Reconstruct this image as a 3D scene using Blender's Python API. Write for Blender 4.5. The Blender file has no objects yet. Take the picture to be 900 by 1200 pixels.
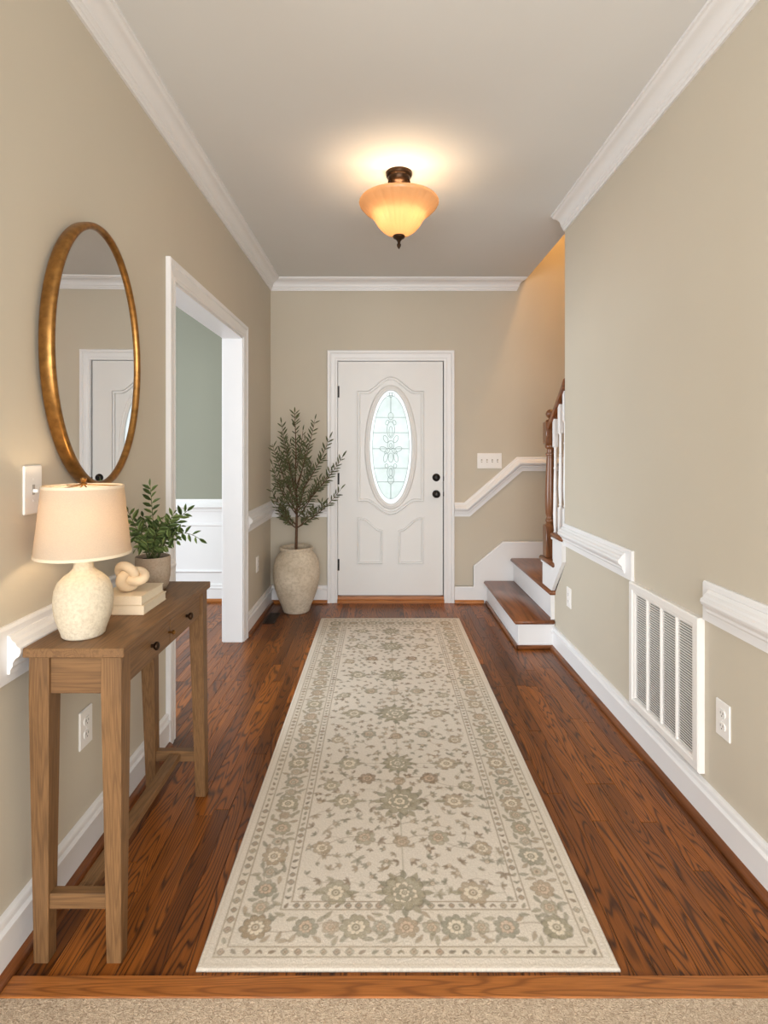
import bpy, bmesh, math, random
import numpy as np
from mathutils import Vector, Matrix, Euler, Quaternion
R = math.radians
scene = bpy.context.scene
COL = scene.collection

# ------------------------------------------------------------------ camera
CAMZ = 1.333
cd = bpy.data.cameras.new('camera')
cd.sensor_fit = 'HORIZONTAL'; cd.sensor_width = 36.0
cd.lens = 36.0 * 650.0 / 900.0
cd.shift_x = 3.0 / 900.0
cd.shift_y = -74.0 / 900.0
cd.clip_start = 0.02; cd.clip_end = 100
cam = bpy.data.objects.new('camera', cd); COL.objects.link(cam)
cam.location = (0, 0, CAMZ); cam.rotation_euler = (R(90), 0, 0)
scene.camera = cam

# ------------------------------------------------------------------ world, lights, exposure
w = bpy.data.worlds.new('sky'); scene.world = w; w.use_nodes = True
bgn = w.node_tree.nodes['Background']
bgn.inputs['Color'].default_value = (0.94, 0.98, 1.0, 1); bgn.inputs['Strength'].default_value = 1.5
scene.view_settings.view_transform = 'Standard'
scene.view_settings.look = 'None'
scene.view_settings.exposure = 0.0
scene.view_settings.gamma = 1.0
scene.view_settings.use_curve_mapping = False

def area(name, loc, rot, sx, sy, energy, color):
    l = bpy.data.lights.new(name, 'AREA'); l.shape = 'RECTANGLE'; l.size = sx; l.size_y = sy
    l.energy = energy; l.color = color
    o = bpy.data.objects.new(name, l); COL.objects.link(o); o.location = loc; o.rotation_euler = rot
    return o
def point(name, loc, energy, color, radius, parent=None):
    l = bpy.data.lights.new(name, 'POINT'); l.energy = energy; l.color = color; l.shadow_soft_size = radius
    o = bpy.data.objects.new(name, l); COL.objects.link(o)
    if parent is not None:
        o.parent = parent; o.location = Vector(loc) - wloc(parent)
    else: o.location = loc
    return o
# daylight entering through the windows of the carpeted room behind the camera and of the dining room
area('living_room_window_daylight', (0.2, -3.45, 1.45), (R(90), 0, 0), 4.4, 2.1, 292, (0.92, 0.97, 1.0))
area('living_room_side_window_daylight', (-3.15, -1.3, 1.45), (0, R(-90), 0), 1.9, 2.6, 95, (0.88, 0.95, 1.0))
area('dining_window_daylight', (-4.15, 2.6, 1.3), (0, R(-90), 0), 1.9, 2.2, 178, (0.82, 0.92, 1.0))
# lamp in the upper stairwell
point('stairwell_lamp_light', (1.78, 3.9, 4.3), 78, (1.0, 0.56, 0.20), 0.12)

# ------------------------------------------------------------------ dimensions
XL, XR, YB, ZC = -0.961, 1.155, 4.81, 2.80
WT = 0.13
YE = 3.492           # far end of the right wall
YN = 1.20            # near end of both hall walls
S = 135.0
def bx_(px): return (px - 447.0) / S              # pixel column on the back wall -> metres
def bz_(py): return CAMZ - (py - 526.0) / S

# ------------------------------------------------------------------ helpers
def wloc(o):
    v = Vector((0, 0, 0))
    while o is not None:
        v = v + Vector(o.location); o = o.parent
    return v
def tag(o, label=None, cat=None, group=None, kind=None):
    if label: o['label'] = label
    if cat: o['category'] = cat
    if group: o['group'] = group
    if kind: o['kind'] = kind
    return o
def thing(name, loc, label, cat, group=None, kind=None):
    o = bpy.data.objects.new(name, None); COL.objects.link(o); o.location = loc
    o.empty_display_size = 0.05
    return tag(o, label, cat, group, kind)
def link(name, me, parent=None, loc=None):
    o = bpy.data.objects.new(name, me); COL.objects.link(o)
    if parent is not None: o.parent = parent
    if loc is not None: o.location = loc
    return o
def obj(name, bm, mat, parent=None, origin=None, smooth=None, recalc=True):
    """everything is drawn in world coordinates; the mesh is stored relative to its origin"""
    base = wloc(parent) if parent is not None else Vector((0, 0, 0))
    org = Vector(origin) if origin is not None else base
    bmesh.ops.translate(bm, verts=bm.verts, vec=-org)
    if recalc: bmesh.ops.recalc_face_normals(bm, faces=bm.faces)
    me = bpy.data.meshes.new(name); bm.to_mesh(me); bm.free()
    if mat is not None: me.materials.append(mat)
    if smooth is not None:
        for p in me.polygons: p.use_smooth = True
        if smooth < 180: me.set_sharp_from_angle(angle=R(smooth))
    o = link(name, me, parent, org - base)
    return o
def NB(): return bmesh.new()
def box(bm, x0, x1, y0, y1, z0, z1, bev=0.0):
    r = bmesh.ops.create_cube(bm, size=1.0); vs = r['verts']
    for v in vs:
        v.co = Vector(((x0 + x1) / 2 + v.co.x * (x1 - x0), (y0 + y1) / 2 + v.co.y * (y1 - y0), (z0 + z1) / 2 + v.co.z * (z1 - z0)))
    if bev > 0:
        es = list({e for v in vs for e in v.link_edges})
        bmesh.ops.bevel(bm, geom=es, offset=bev, segments=1, affect='EDGES', profile=0.5)
    return bm
def prism(bm, poly, axis, a0, a1):
    """extrude a polygon; axis 'x': poly is (y,z); 'y': (x,z); 'z': (x,y)"""
    def P(p, a):
        return {'x': (a, p[0], p[1]), 'y': (p[0], a, p[1]), 'z': (p[0], p[1], a)}[axis]
    A = [bm.verts.new(P(p, a0)) for p in poly]; B = [bm.verts.new(P(p, a1)) for p in poly]
    n = len(poly)
    bm.faces.new(A); bm.faces.new(B[::-1])
    for i in range(n):
        bm.faces.new((A[i], B[i], B[(i + 1) % n], A[(i + 1) % n]))
    return bm
def lathe(bm, prof, c, seg=32, rmod=None, cap0=True, cap1=True):
    rings = []
    for (r, z) in prof:
        ring = []
        for k in range(seg):
            a = 2 * math.pi * k / seg
            rr = r if rmod is None else rmod(r, z, a)
            ring.append(bm.verts.new((c[0] + rr * math.cos(a), c[1] + rr * math.sin(a), c[2] + z)))
        rings.append(ring)
    for i in range(len(rings) - 1):
        for k in range(seg):
            bm.faces.new((rings[i][k], rings[i][(k + 1) % seg], rings[i + 1][(k + 1) % seg], rings[i + 1][k]))
    if cap0: bm.faces.new(rings[0][::-1])
    if cap1: bm.faces.new(rings[-1])
    return bm
def tube(bm, pts, rad, seg=8, closed=False):
    pts = [Vector(p) for p in pts]; n = len(pts)
    if not hasattr(rad, '__len__'): rad = [rad] * n
    rings = []; prev = None
    for i in range(n):
        if closed: t = (pts[(i + 1) % n] - pts[i - 1])
        else: t = pts[min(i + 1, n - 1)] - pts[max(i - 1, 0)]
        t.normalize()
        if prev is None:
            up = Vector((0, 0, 1)) if abs(t.z) < 0.9 else Vector((1, 0, 0))
            u = t.cross(up).normalized()
        else:
            u = (prev - t * prev.dot(t)).normalized()
        prev = u; v = t.cross(u)
        rings.append([bm.verts.new(pts[i] + (u * math.cos(2 * math.pi * k / seg) + v * math.sin(2 * math.pi * k / seg)) * rad[i]) for k in range(seg)])
    m = n if closed else n - 1
    off = 0
    if closed:   # best twist match
        best = 1e9
        for s in range(seg):
            d = (rings[-1][0].co - rings[0][s].co).length
            if d < best: best = d; off = s
    for i in range(m):
        a = rings[i]; b = rings[(i + 1) % n]; o_ = off if (closed and i == n - 1) else 0
        for k in range(seg):
            bm.faces.new((a[k], a[(k + 1) % seg], b[(k + 1 + o_) % seg], b[(k + o_) % seg]))
    if not closed:
        bm.faces.new(rings[0][::-1]); bm.faces.new(rings[-1])
    return bm
def sweep(bm, path, prof, place, closed=False, end0=None, end1=None):
    """sweep profile [(n,h)] along a planar path [(u,v)], mitred; place(u,v,h)->xyz; n = to the left of travel"""
    n = len(path); rings = []
    for i in range(n):
        p = Vector(path[i])
        if closed or 0 < i < n - 1:
            a = (p - Vector(path[i - 1])).normalized(); b = (Vector(path[(i + 1) % n]) - p).normalized()
        elif i == 0: a = b = (Vector(path[1]) - p).normalized()
        else: a = b = (p - Vector(path[i - 1])).normalized()
        na = Vector((-a.y, a.x)); nb = Vector((-b.y, b.x)); m = (na + nb)
        if m.length < 1e-6: m = na
        m.normalize(); k = 1.0 / max(0.35, m.dot(na))
        rings.append([bm.verts.new(place(p.x + m.x * q * k, p.y + m.y * q * k, h)) for (q, h) in prof])
    np_ = len(prof); mm = n if closed else n - 1
    for i in range(mm):
        A = rings[i]; B = rings[(i + 1) % n]
        for k in range(np_):
            bm.faces.new((A[k], A[(k + 1) % np_], B[(k + 1) % np_], B[k]))
    if not closed:
        bm.faces.new(rings[0]); bm.faces.new(rings[-1][::-1])
    return bm
def run(bm, prof, wall, s0, s1, m0=0.0, m1=0.0):
    """straight moulding with profile [(d,z)] (d = away from the wall) from s0 to s1; m0/m1 = mitre shift per d"""
    def P(s, d, z):
        return {'left': (XL + d, s, z), 'right': (XR - d, s, z), 'back': (s, YB - d, z)}[wall]
    A = [bm.verts.new(P(s0 + m0 * d, d, z)) for d, z in prof]; B = [bm.verts.new(P(s1 + m1 * d, d, z)) for d, z in prof]
    n = len(prof); bm.faces.new(A); bm.faces.new(B[::-1])
    for i in range(n): bm.faces.new((A[i], B[i], B[(i + 1) % n], A[(i + 1) % n]))
    return bm

# ------------------------------------------------------------------ materials
def srgb(r, g, b):
    f = lambda c: (c / 255 / 12.92) if c / 255 <= 0.04045 else ((c / 255 + 0.055) / 1.055) ** 2.4
    return (f(r), f(g), f(b), 1.0)
class NT:
    def __init__(s, name):
        s.m = bpy.data.materials.new(name); s.m.use_nodes = True; s.t = s.m.node_tree
        s.b = s.t.nodes['Principled BSDF']; s.out = s.t.nodes['Material Output']
    def n(s, typ, **kw):
        nd = s.t.nodes.new(typ)
        for k, v in kw.items():
            if k.startswith('i_'):
                nd.inputs[k[2:].replace('_', ' ')].default_value = v
            else: setattr(nd, k, v)
        return nd
    def l(s, a, b): s.t.links.new(a, b)
    def ramp(s, fac, stops):
        r = s.n('ShaderNodeValToRGB'); e = r.color_ramp.elements
        e[0].position, e[0].color = stops[0]; e[1].position, e[1].color = stops[-1]
        for p, c in stops[1:-1]:
            x = e.new(p); x.color = c
        s.l(fac, r.inputs['Fac']); return r.outputs['Color']
    def math(s, op, a, b=None, c=None):
        nd = s.n('ShaderNodeMath', operation=op)
        for i, v in enumerate((a, b, c)):
            if v is None: continue
            if isinstance(v, (int, float)): nd.inputs[i].default_value = v
            else: s.l(v, nd.inputs[i])
        return nd.outputs[0]
    def mix(s, fac, a, b, mode='MIX'):
        nd = s.n('ShaderNodeMix', data_type='RGBA', blend_type=mode)
        for k, v in ((0, fac), (6, a), (7, b)):
            if isinstance(v, (int, float, tuple)): nd.inputs[k].default_value = v
            else: s.l(v, nd.inputs[k])
        return nd.outputs[2]
    def bump(s, h, strength, dist):
        b = s.n('ShaderNodeBump'); b.inputs['Strength'].default_value = strength; b.inputs['Distance'].default_value = dist
        s.l(h, b.inputs['Height']); s.l(b.outputs[0], s.b.inputs['Normal'])
def plain(name, col, rough=0.5, metal=0.0, noise=0.0, nscale=8.0, bump=0.0, bscale=200.0, spec=0.5, bdist=0.001):
    N = NT(name); N.b.inputs['Roughness'].default_value = rough; N.b.inputs['Metallic'].default_value = metal
    N.b.inputs['Specular IOR Level'].default_value = spec
    tc = N.n('ShaderNodeTexCoord')
    nz = N.n('ShaderNodeTexNoise'); nz.inputs['Scale'].default_value = nscale; nz.inputs['Detail'].default_value = 4
    N.l(tc.outputs['Object'], nz.inputs['Vector'])
    lo = tuple(c * (1 - noise) for c in col[:3]) + (1,); hi = tuple(min(1, c * (1 + noise)) for c in col[:3]) + (1,)
    N.l(N.ramp(nz.outputs['Fac'], [(0.3, lo), (0.7, hi)]), N.b.inputs['Base Color'])
    if bump > 0:
        n2 = N.n('ShaderNodeTexNoise'); n2.inputs['Scale'].default_value = bscale; n2.inputs['Detail'].default_value = 3
        N.l(tc.outputs['Object'], n2.inputs['Vector']); N.bump(n2.outputs['Fac'], bump, bdist)
    return N.m
def wood(name, axis, dark, mid, light, rough, freq=9.0, grain_w=16.0, along=1.1, rand=0.35, line=0.75, coat=0.0, spec=0.4):
    N = NT(name); tc = N.n('ShaderNodeTexCoord'); oi = N.n('ShaderNodeObjectInfo')
    off = N.n('ShaderNodeCombineXYZ')
    r1 = N.math('MULTIPLY', oi.outputs['Random'], 37.0); r2 = N.math('MULTIPLY', oi.outputs['Random'], 91.0)
    N.l(r1, off.inputs[0]); N.l(r2, off.inputs[1]); N.l(r1, off.inputs[2])
    def coords(across, al):
        mp = N.n('ShaderNodeMapping'); sc = [across] * 3; sc['xyz'.index(axis)] = al
        mp.inputs['Scale'].default_value = sc; N.l(tc.outputs['Object'], mp.inputs['Vector'])
        ad = N.n('ShaderNodeVectorMath', operation='ADD'); N.l(mp.outputs[0], ad.inputs[0]); N.l(off.outputs[0], ad.inputs[1])
        return ad.outputs[0]
    a = N.n('ShaderNodeTexNoise'); a.inputs['Scale'].default_value = 1; a.inputs['Detail'].default_value = 1.5; a.inputs['Roughness'].default_value = 0.4
    N.l(coords(grain_w, along), a.inputs['Vector'])
    ph = N.math('MULTIPLY', a.outputs['Fac'], freq * 2 * math.pi)
    ring = N.math('MULTIPLY_ADD', N.math('SINE', ph), 0.5, 0.5)
    ringp = N.math('POWER', ring, 4.0)
    f = N.n('ShaderNodeTexNoise'); f.inputs['Scale'].default_value = 1; f.inputs['Detail'].default_value = 3
    N.l(coords(420, 9), f.inputs['Vector'])
    b_ = N.n('ShaderNodeTexNoise'); b_.inputs['Scale'].default_value = 1; b_.inputs['Detail'].default_value = 2
    N.l(coords(10, 0.9), b_.inputs['Vector'])
    tone = N.math('ADD', N.math('MULTIPLY', oi.outputs['Random'], rand), N.math('MULTIPLY', b_.outputs['Fac'], 1 - rand))
    basec = N.ramp(tone, [(0.12, mid), (0.8, light)])
    fine = N.ramp(f.outputs['Fac'], [(0.35, (0.72, 0.72, 0.72, 1)), (0.6, (1.06, 1.06, 1.06, 1))])
    c1 = N.mix(1.0, basec, fine, 'MULTIPLY')
    lw = N.math('MULTIPLY', N.math('MULTIPLY', ringp, line), N.math('MULTIPLY_ADD', f.outputs['Fac'], 0.9, 0.35))
    c2 = N.mix(lw, c1, dark)
    N.l(c2, N.b.inputs['Base Color'])
    N.b.inputs['Roughness'].default_value = rough; N.b.inputs['Specular IOR Level'].default_value = spec
    if coat > 0:
        N.b.inputs['Coat Weight'].default_value = coat; N.b.inputs['Coat Roughness'].default_value = 0.16
    N.bump(N.math('SUBTRACT', f.outputs['Fac'], ringp), 0.12, 0.0006)
    return N.m
M = {}
M['wall'] = plain('greige_wall_paint', srgb(200, 190, 173), 0.75, noise=0.015, nscale=2.0, bump=0.06, bscale=350)
M['sage'] = plain('sage_wall_paint', srgb(142, 142, 127), 0.75, noise=0.01, nscale=2.0, bump=0.05, bscale=350)
M['ceil'] = plain('ceiling_paint', srgb(224, 223, 221), 0.9, noise=0.01, nscale=2.0, bump=0.08, bscale=260)
M['white'] = plain('white_trim_paint', srgb(234, 232, 232), 0.38, noise=0.008, nscale=5.0)
M['door'] = plain('white_door_paint', srgb(232, 230, 228), 0.42, noise=0.008, nscale=4.0, bump=0.03, bscale=120)
M['plate'] = plain('white_plastic', srgb(240, 236, 232), 0.35, noise=0.005)
M['grey'] = plain('warm_grey_plastic', srgb(176, 168, 158), 0.4)
M['slot'] = plain('dark_slot', srgb(60, 55, 50), 0.6)
M['cavity'] = plain('duct_dark', srgb(130, 126, 122), 0.8)
M['black'] = plain('black_hardware', srgb(28, 24, 22), 0.35, noise=0.1, nscale=60, metal=0.4)
M['bronze'] = plain('oil_rubbed_bronze', srgb(62, 44, 30), 0.36, metal=0.85, noise=0.25, nscale=30)
M['gold'] = None
M['plank'] = wood('oak_floor_planks', 'y', srgb(42, 18, 6), srgb(88, 46, 15), srgb(164, 94, 33), 0.30, freq=18.0, grain_w=14.0, along=1.3, rand=0.55, line=1.0, coat=0.0, spec=0.32)
M['oakx'] = wood('oak_floor_crosswise', 'x', srgb(82, 40, 14), srgb(156, 92, 42), srgb(190, 120, 60), 0.32, freq=20.0, grain_w=14.0, along=0.8, rand=0.4, line=0.6, coat=0.0)
M['stairx'] = wood('oak_stain_stairs', 'x', srgb(58, 28, 12), srgb(104, 60, 31), srgb(138, 82, 45), 0.30, freq=8.0, grain_w=14.0, along=1.2, rand=0.3, line=0.6, coat=0.1)
M['oaky'] = wood('oak_stain_lengthwise', 'y', srgb(62, 30, 13), srgb(112, 64, 33), srgb(148, 88, 48), 0.30, freq=5.0, grain_w=14.0, along=1.2, rand=0.3, line=0.6, coat=0.2)
M['oakz'] = wood('oak_stain_upright', 'z', srgb(56, 30, 14), srgb(100, 59, 32), srgb(134, 83, 47), 0.34, freq=4.0, grain_w=14.0, along=1.2, rand=0.2, line=0.5, coat=0.3)
tc_ = (srgb(66, 45, 26), srgb(110, 78, 48), srgb(136, 100, 64))
M['tabx'] = wood('walnut_toned_oak_across', 'x', *tc_, 0.5, freq=10.0, grain_w=26.0, along=1.4, rand=0.15, line=0.45)
M['taby'] = wood('walnut_toned_oak_lengthwise', 'y', *tc_, 0.5, freq=10.0, grain_w=26.0, along=1.4, rand=0.15, line=0.45)
M['tabz'] = wood('walnut_toned_oak_upright', 'z', *tc_, 0.5, freq=10.0, grain_w=26.0, along=1.4, rand=0.15, line=0.45)
M['mirror'] = plain('mirror_silver', (0.86, 0.87, 0.87, 1), 0.0, metal=1.0)
M['brass'] = plain('antique_brass', srgb(150, 108, 58), 0.34, metal=0.9, noise=0.28, nscale=45)
M['knot'] = plain('cream_plaster', srgb(222, 200, 170), 0.75, noise=0.04, nscale=60, bump=0.15, bscale=300)
M['book'] = plain('cream_linen_cover', srgb(222, 204, 178), 0.8, noise=0.03, nscale=200, bump=0.2, bscale=900)
M['page'] = plain('book_pages', srgb(226, 212, 188), 0.85, noise=0.05, nscale=300)
M['soil'] = plain('dark_soil', srgb(52, 40, 30), 0.95, noise=0.4, nscale=120, bump=0.8, bscale=150, bdist=0.006)
M['bark'] = plain('brown_bark', srgb(92, 66, 46), 0.85, noise=0.3, nscale=90, bump=0.5, bscale=200, bdist=0.002)
M['stem'] = plain('green_stem', srgb(86, 92, 52), 0.7, noise=0.2, nscale=60)

def ceramic(name, c0, c1, cs, speck, rough=0.8, bump=0.5):
    N = NT(name); tc = N.n('ShaderNodeTexCoord'); N.b.inputs['Roughness'].default_value = rough
    a = N.n('ShaderNodeTexNoise'); a.inputs['Scale'].default_value = 7; a.inputs['Detail'].default_value = 6; N.l(tc.outputs['Object'], a.inputs['Vector'])
    b = N.n('ShaderNodeTexNoise'); b.inputs['Scale'].default_value = speck; b.inputs['Detail'].default_value = 4; b.inputs['Roughness'].default_value = 0.7
    N.l(tc.outputs['Object'], b.inputs['Vector'])
    base = N.ramp(a.outputs['Fac'], [(0.3, c0), (0.7, c1)])
    sp = N.ramp(b.outputs['Fac'], [(0.30, (0.8, 0.8, 0.8, 1)), (0.58, (0, 0, 0, 1))])
    N.l(N.mix(sp, base, cs), N.b.inputs['Base Color'])
    N.bump(b.outputs['Fac'], bump, 0.003)
    return N.m
M['vase'] = ceramic('weathered_stone_vase', srgb(198, 182, 160), srgb(222, 208, 188), srgb(180, 162, 138), 45, 0.85, 0.5)
M['lampbase'] = ceramic('textured_plaster_lamp', srgb(206, 192, 168), srgb(224, 212, 190), srgb(190, 174, 150), 110, 0.85, 0.9)
M['pot'] = ceramic('taupe_stone_pot', srgb(166, 146, 126), srgb(182, 164, 144), srgb(150, 130, 110), 160, 0.8, 0.3)

def leafmat(name, c0, c1, c2):
    N = NT(name); oi = N.n('ShaderNodeObjectInfo'); tc = N.n('ShaderNodeTexCoord')
    nz = N.n('ShaderNodeTexNoise'); nz.inputs['Scale'].default_value = 22; N.l(tc.outputs['Object'], nz.inputs['Vector'])
    f = N.math('ADD', N.math('MULTIPLY', oi.outputs['Random'], 0.6), N.math('MULTIPLY', nz.outputs['Fac'], 0.5))
    N.l(N.ramp(f, [(0.15, c0), (0.5, c1), (0.95, c2)]), N.b.inputs['Base Color'])
    N.b.inputs['Roughness'].default_value = 0.5
    return N.m
M['leaf'] = leafmat('glossy_green_leaf', srgb(58, 74, 38), srgb(92, 112, 60), srgb(134, 152, 92))
M['olive'] = leafmat('olive_leaf', srgb(66, 72, 44), srgb(118, 124, 84), srgb(172, 174, 134))

def translucent(name, dif, tra, fac, ribs=False, fabric=False):
    N = NT(name); N.t.nodes.remove(N.b)
    d = N.n('ShaderNodeBsdfDiffuse'); t = N.n('ShaderNodeBsdfTranslucent'); mx = N.n('ShaderNodeMixShader')
    d.inputs['Color'].default_value = dif; t.inputs['Color'].default_value = tra; mx.inputs[0].default_value = fac
    N.l(d.outputs[0], mx.inputs[1]); N.l(t.outputs[0], mx.inputs[2])
    tc = N.n('ShaderNodeTexCoord')
    if fabric:
        wv = N.n('ShaderNodeTexNoise'); mp = N.n('ShaderNodeMapping'); mp.inputs['Scale'].default_value = (300, 300, 900)
        N.l(tc.outputs['Object'], mp.inputs[0]); N.l(mp.outputs[0], wv.inputs['Vector']); wv.inputs['Scale'].default_value = 1
        N.l(N.ramp(wv.outputs['Fac'], [(0.3, tuple(c * 0.86 for c in tra[:3]) + (1,)), (0.7, tra)]), t.inputs['Color'])
        N.l(N.ramp(wv.outputs['Fac'], [(0.3, tuple(c * 0.9 for c in dif[:3]) + (1,)), (0.7, dif)]), d.inputs['Color'])
    else:
        wv = N.n('ShaderNodeTexNoise'); wv.inputs['Scale'].default_value = 14; wv.inputs['Detail'].default_value = 3
        N.l(tc.outputs['Object'], wv.inputs['Vector'])
        N.l(N.ramp(wv.outputs['Fac'], [(0.3, tuple(c * 0.85 for c in tra[:3]) + (1,)), (0.7, tra)]), t.inputs['Color'])
    last = mx.outputs[0]
    if ribs:
        g = N.n('ShaderNodeBsdfGlossy'); g.inputs['Roughness'].default_value = 0.25; m2 = N.n('ShaderNodeMixShader'); m2.inputs[0].default_value = 0.05
        N.l(last, m2.inputs[1]); N.l(g.outputs[0], m2.inputs[2]); last = m2.outputs[0]
    N.l(last, N.out.inputs['Surface'])
    return N.m
M['shade'] = translucent('linen_lamp_shade', srgb(230, 218, 200), srgb(208, 188, 162), 0.5, fabric=True)
M['bowl'] = translucent('amber_alabaster_glass', srgb(196, 164, 124), srgb(150, 110, 74), 0.5, ribs=True)
M['pane'] = translucent('frosted_door_glass', srgb(228, 238, 236), srgb(240, 248, 246), 0.75, ribs=True)
M['panew'] = translucent('clear_bevel_glass', srgb(240, 248, 248), srgb(250, 255, 255), 0.85, ribs=True)
M['came'] = plain('zinc_came', srgb(150, 168, 166), 0.4, metal=0.3)
def carpet():
    N = NT('beige_carpet'); tc = N.n('ShaderNodeTexCoord'); N.b.inputs['Roughness'].default_value = 1.0
    v = N.n('ShaderNodeTexNoise'); v.inputs['Scale'].default_value = 160; v.inputs['Detail'].default_value = 5; v.inputs['Distortion'].default_value = 1.2
    N.l(tc.outputs['Object'], v.inputs['Vector'])
    N.l(N.ramp(v.outputs['Fac'], [(0.3, srgb(158, 134, 110)), (0.7, srgb(222, 200, 174))]), N.b.inputs['Base Color'])
    N.bump(v.outputs['Fac'], 1.0, 0.006)
    return N.m
M['carpet'] = carpet()
def rugmat():
    N = NT('woven_rug'); at = N.n('ShaderNodeAttribute', attribute_name='weave'); tc = N.n('ShaderNodeTexCoord')
    mp = N.n('ShaderNodeMapping'); mp.inputs['Scale'].default_value = (420, 260, 1); N.l(tc.outputs['Object'], mp.inputs[0])
    v = N.n('ShaderNodeTexNoise'); v.inputs['Scale'].default_value = 1; v.inputs['Detail'].default_value = 2; N.l(mp.outputs[0], v.inputs['Vector'])
    c = N.mix(1.0, at.outputs['Color'], N.ramp(v.outputs['Fac'], [(0.3, (0.84, 0.83, 0.82, 1)), (0.7, (1.06, 1.06, 1.06, 1))]), 'MULTIPLY')
    N.l(c, N.b.inputs['Base Color']); N.b.inputs['Roughness'].default_value = 0.95; N.b.inputs['Specular IOR Level'].default_value = 0.15
    N.bump(v.outputs['Fac'], 0.5, 0.0015)
    return N.m
M['rug'] = rugmat()

def struct(name, bm, mat, label, cat, parent=None, origin=None, smooth=None):
    o = obj(name, bm, mat, parent, origin, smooth)
    if parent is None: tag(o, label, cat, None, 'structure')
    return o

# ================================================================== THE SHELL
OY0, OY1, OZ = 2.56, 3.835, 2.105        # cased opening in the left wall
DX0, DX1, DZ = -0.395, 0.552, 2.112      # rough opening of the front door
bm = NB(); prism(bm, [(YN, 0), (OY0, 0), (OY0, OZ), (OY1, OZ), (OY1, 0), (YB, 0), (YB, ZC), (YN, ZC)], 'x', XL - WT, XL)
struct('wall_left', bm, M['wall'], 'greige painted hall wall with the mirror and cased opening', 'wall')
bm = NB(); prism(bm, [(YN, 0), (3.70, 0), (3.70, 0.36), (YE, 0.60), (YE, 5.2), (YN, 5.2)], 'x', XR, XR + 0.11)
struct('wall_right', bm, M['wall'], 'greige painted hall wall holding the air grille, ending at the stairs', 'wall')
bm = NB(); prism(bm, [(XL - WT, 0), (DX0, 0), (DX0, DZ), (DX1, DZ), (DX1, 0), (2.42, 0), (2.42, 5.2), (XL - WT, 5.2)], 'y', YB, YB + 0.14)
struct('wall_back', bm, M['wall'], 'greige painted wall around the white front door, running up the stairwell', 'wall')
# dining room shell
YD = 4.86
bm = NB(); box(bm, -4.4, XL - WT, YD, YD + 0.1, 0, ZC)
struct('wall_dining_front', bm, M['sage'], 'sage green dining room wall above white wainscot', 'wall')
bm = NB(); prism(bm, [(1.0, 0), (4.96, 0), (4.96, ZC), (1.0, ZC)], 'x', -4.4, -4.3)
struct('wall_dining_side', bm, M['sage'], 'sage green far side wall of the dining room', 'wall')
bm = NB(); box(bm, -4.3, XL - WT, 1.0, 1.1, 0, ZC)
struct('wall_dining_rear', bm, M['sage'], 'sage green rear wall of the dining room', 'wall')
# stairwell shell
bm = NB(); box(bm, 2.30, 2.42, 1.0, YB, 0, 5.2)
struct('wall_stairwell_side', bm, M['wall'], 'greige stairwell wall beyond the staircase', 'wall')
bm = NB(); box(bm, XR, 2.30, 1.0, 1.1, 0, 5.2)
struct('wall_stairwell_near', bm, M['wall'], 'greige stairwell wall at the top of the flight', 'wall')
bm = NB(); box(bm, 1.13, 1.25, YE, YB, ZC + 0.02, 5.2)
struct('wall_stairwell_upper', bm, M['wall'], 'greige upper stairwell wall above the hall ceiling edge', 'wall')
bm = NB(); box(bm, 1.0, 2.42, 1.0, YB + 0.14, 5.2, 5.3)
struct('ceiling_stairwell', bm, M['ceil'], 'white ceiling high above the stairwell', 'ceiling')
# carpeted room behind the camera
for nm, a, lb in (('wall_living_left', (-3.3, -3.2, -3.5, 1.1), 'greige left wall of the carpeted room'),
                  ('wall_living_right', (3.4, 3.5, -3.5, 1.1), 'greige right wall of the carpeted room'),
                  ('wall_living_near_left', (-3.3, XL - WT, 0.98, 1.1), 'greige carpeted-room wall left of the hall mouth'),
                  ('wall_living_near_right', (XR + 0.11, 3.5, 0.9, 1.0), 'greige carpeted-room wall right of the hall mouth')):
    bm = NB(); box(bm, a[0], a[1], a[2], a[3], 0, ZC); struct(nm, bm, M['wall'], lb, 'wall')
bm = NB(); box(bm, -3.3, 3.5, -3.62, -3.5, 0, ZC); struct('wall_living_rear', bm, M['wall'], 'greige window wall behind the camera', 'wall')
bm = NB(); box(bm, XL - WT, XL, 0.98, YN, 0, ZC); struct('wall_left_return', bm, M['wall'], 'greige end of the left hall wall by the carpet', 'wall')
bm = NB(); box(bm, XR, XR + 0.11, 0.9, YN, 0, 5.2); struct('wall_right_return', bm, M['wall'], 'greige end of the right hall wall by the carpet', 'wall')
# ceilings
bm = NB(); prism(bm, [(-4.4, -3.62), (3.5, -3.62), (3.5, 1.0), (1.25, 1.0), (1.25, YB + .05), (-4.4, YD + .1)], 'z', ZC, ZC + 0.16)
struct('ceiling', bm, M['ceil'], 'pale painted hall ceiling with the semi-flush lamp', 'ceiling')
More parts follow.
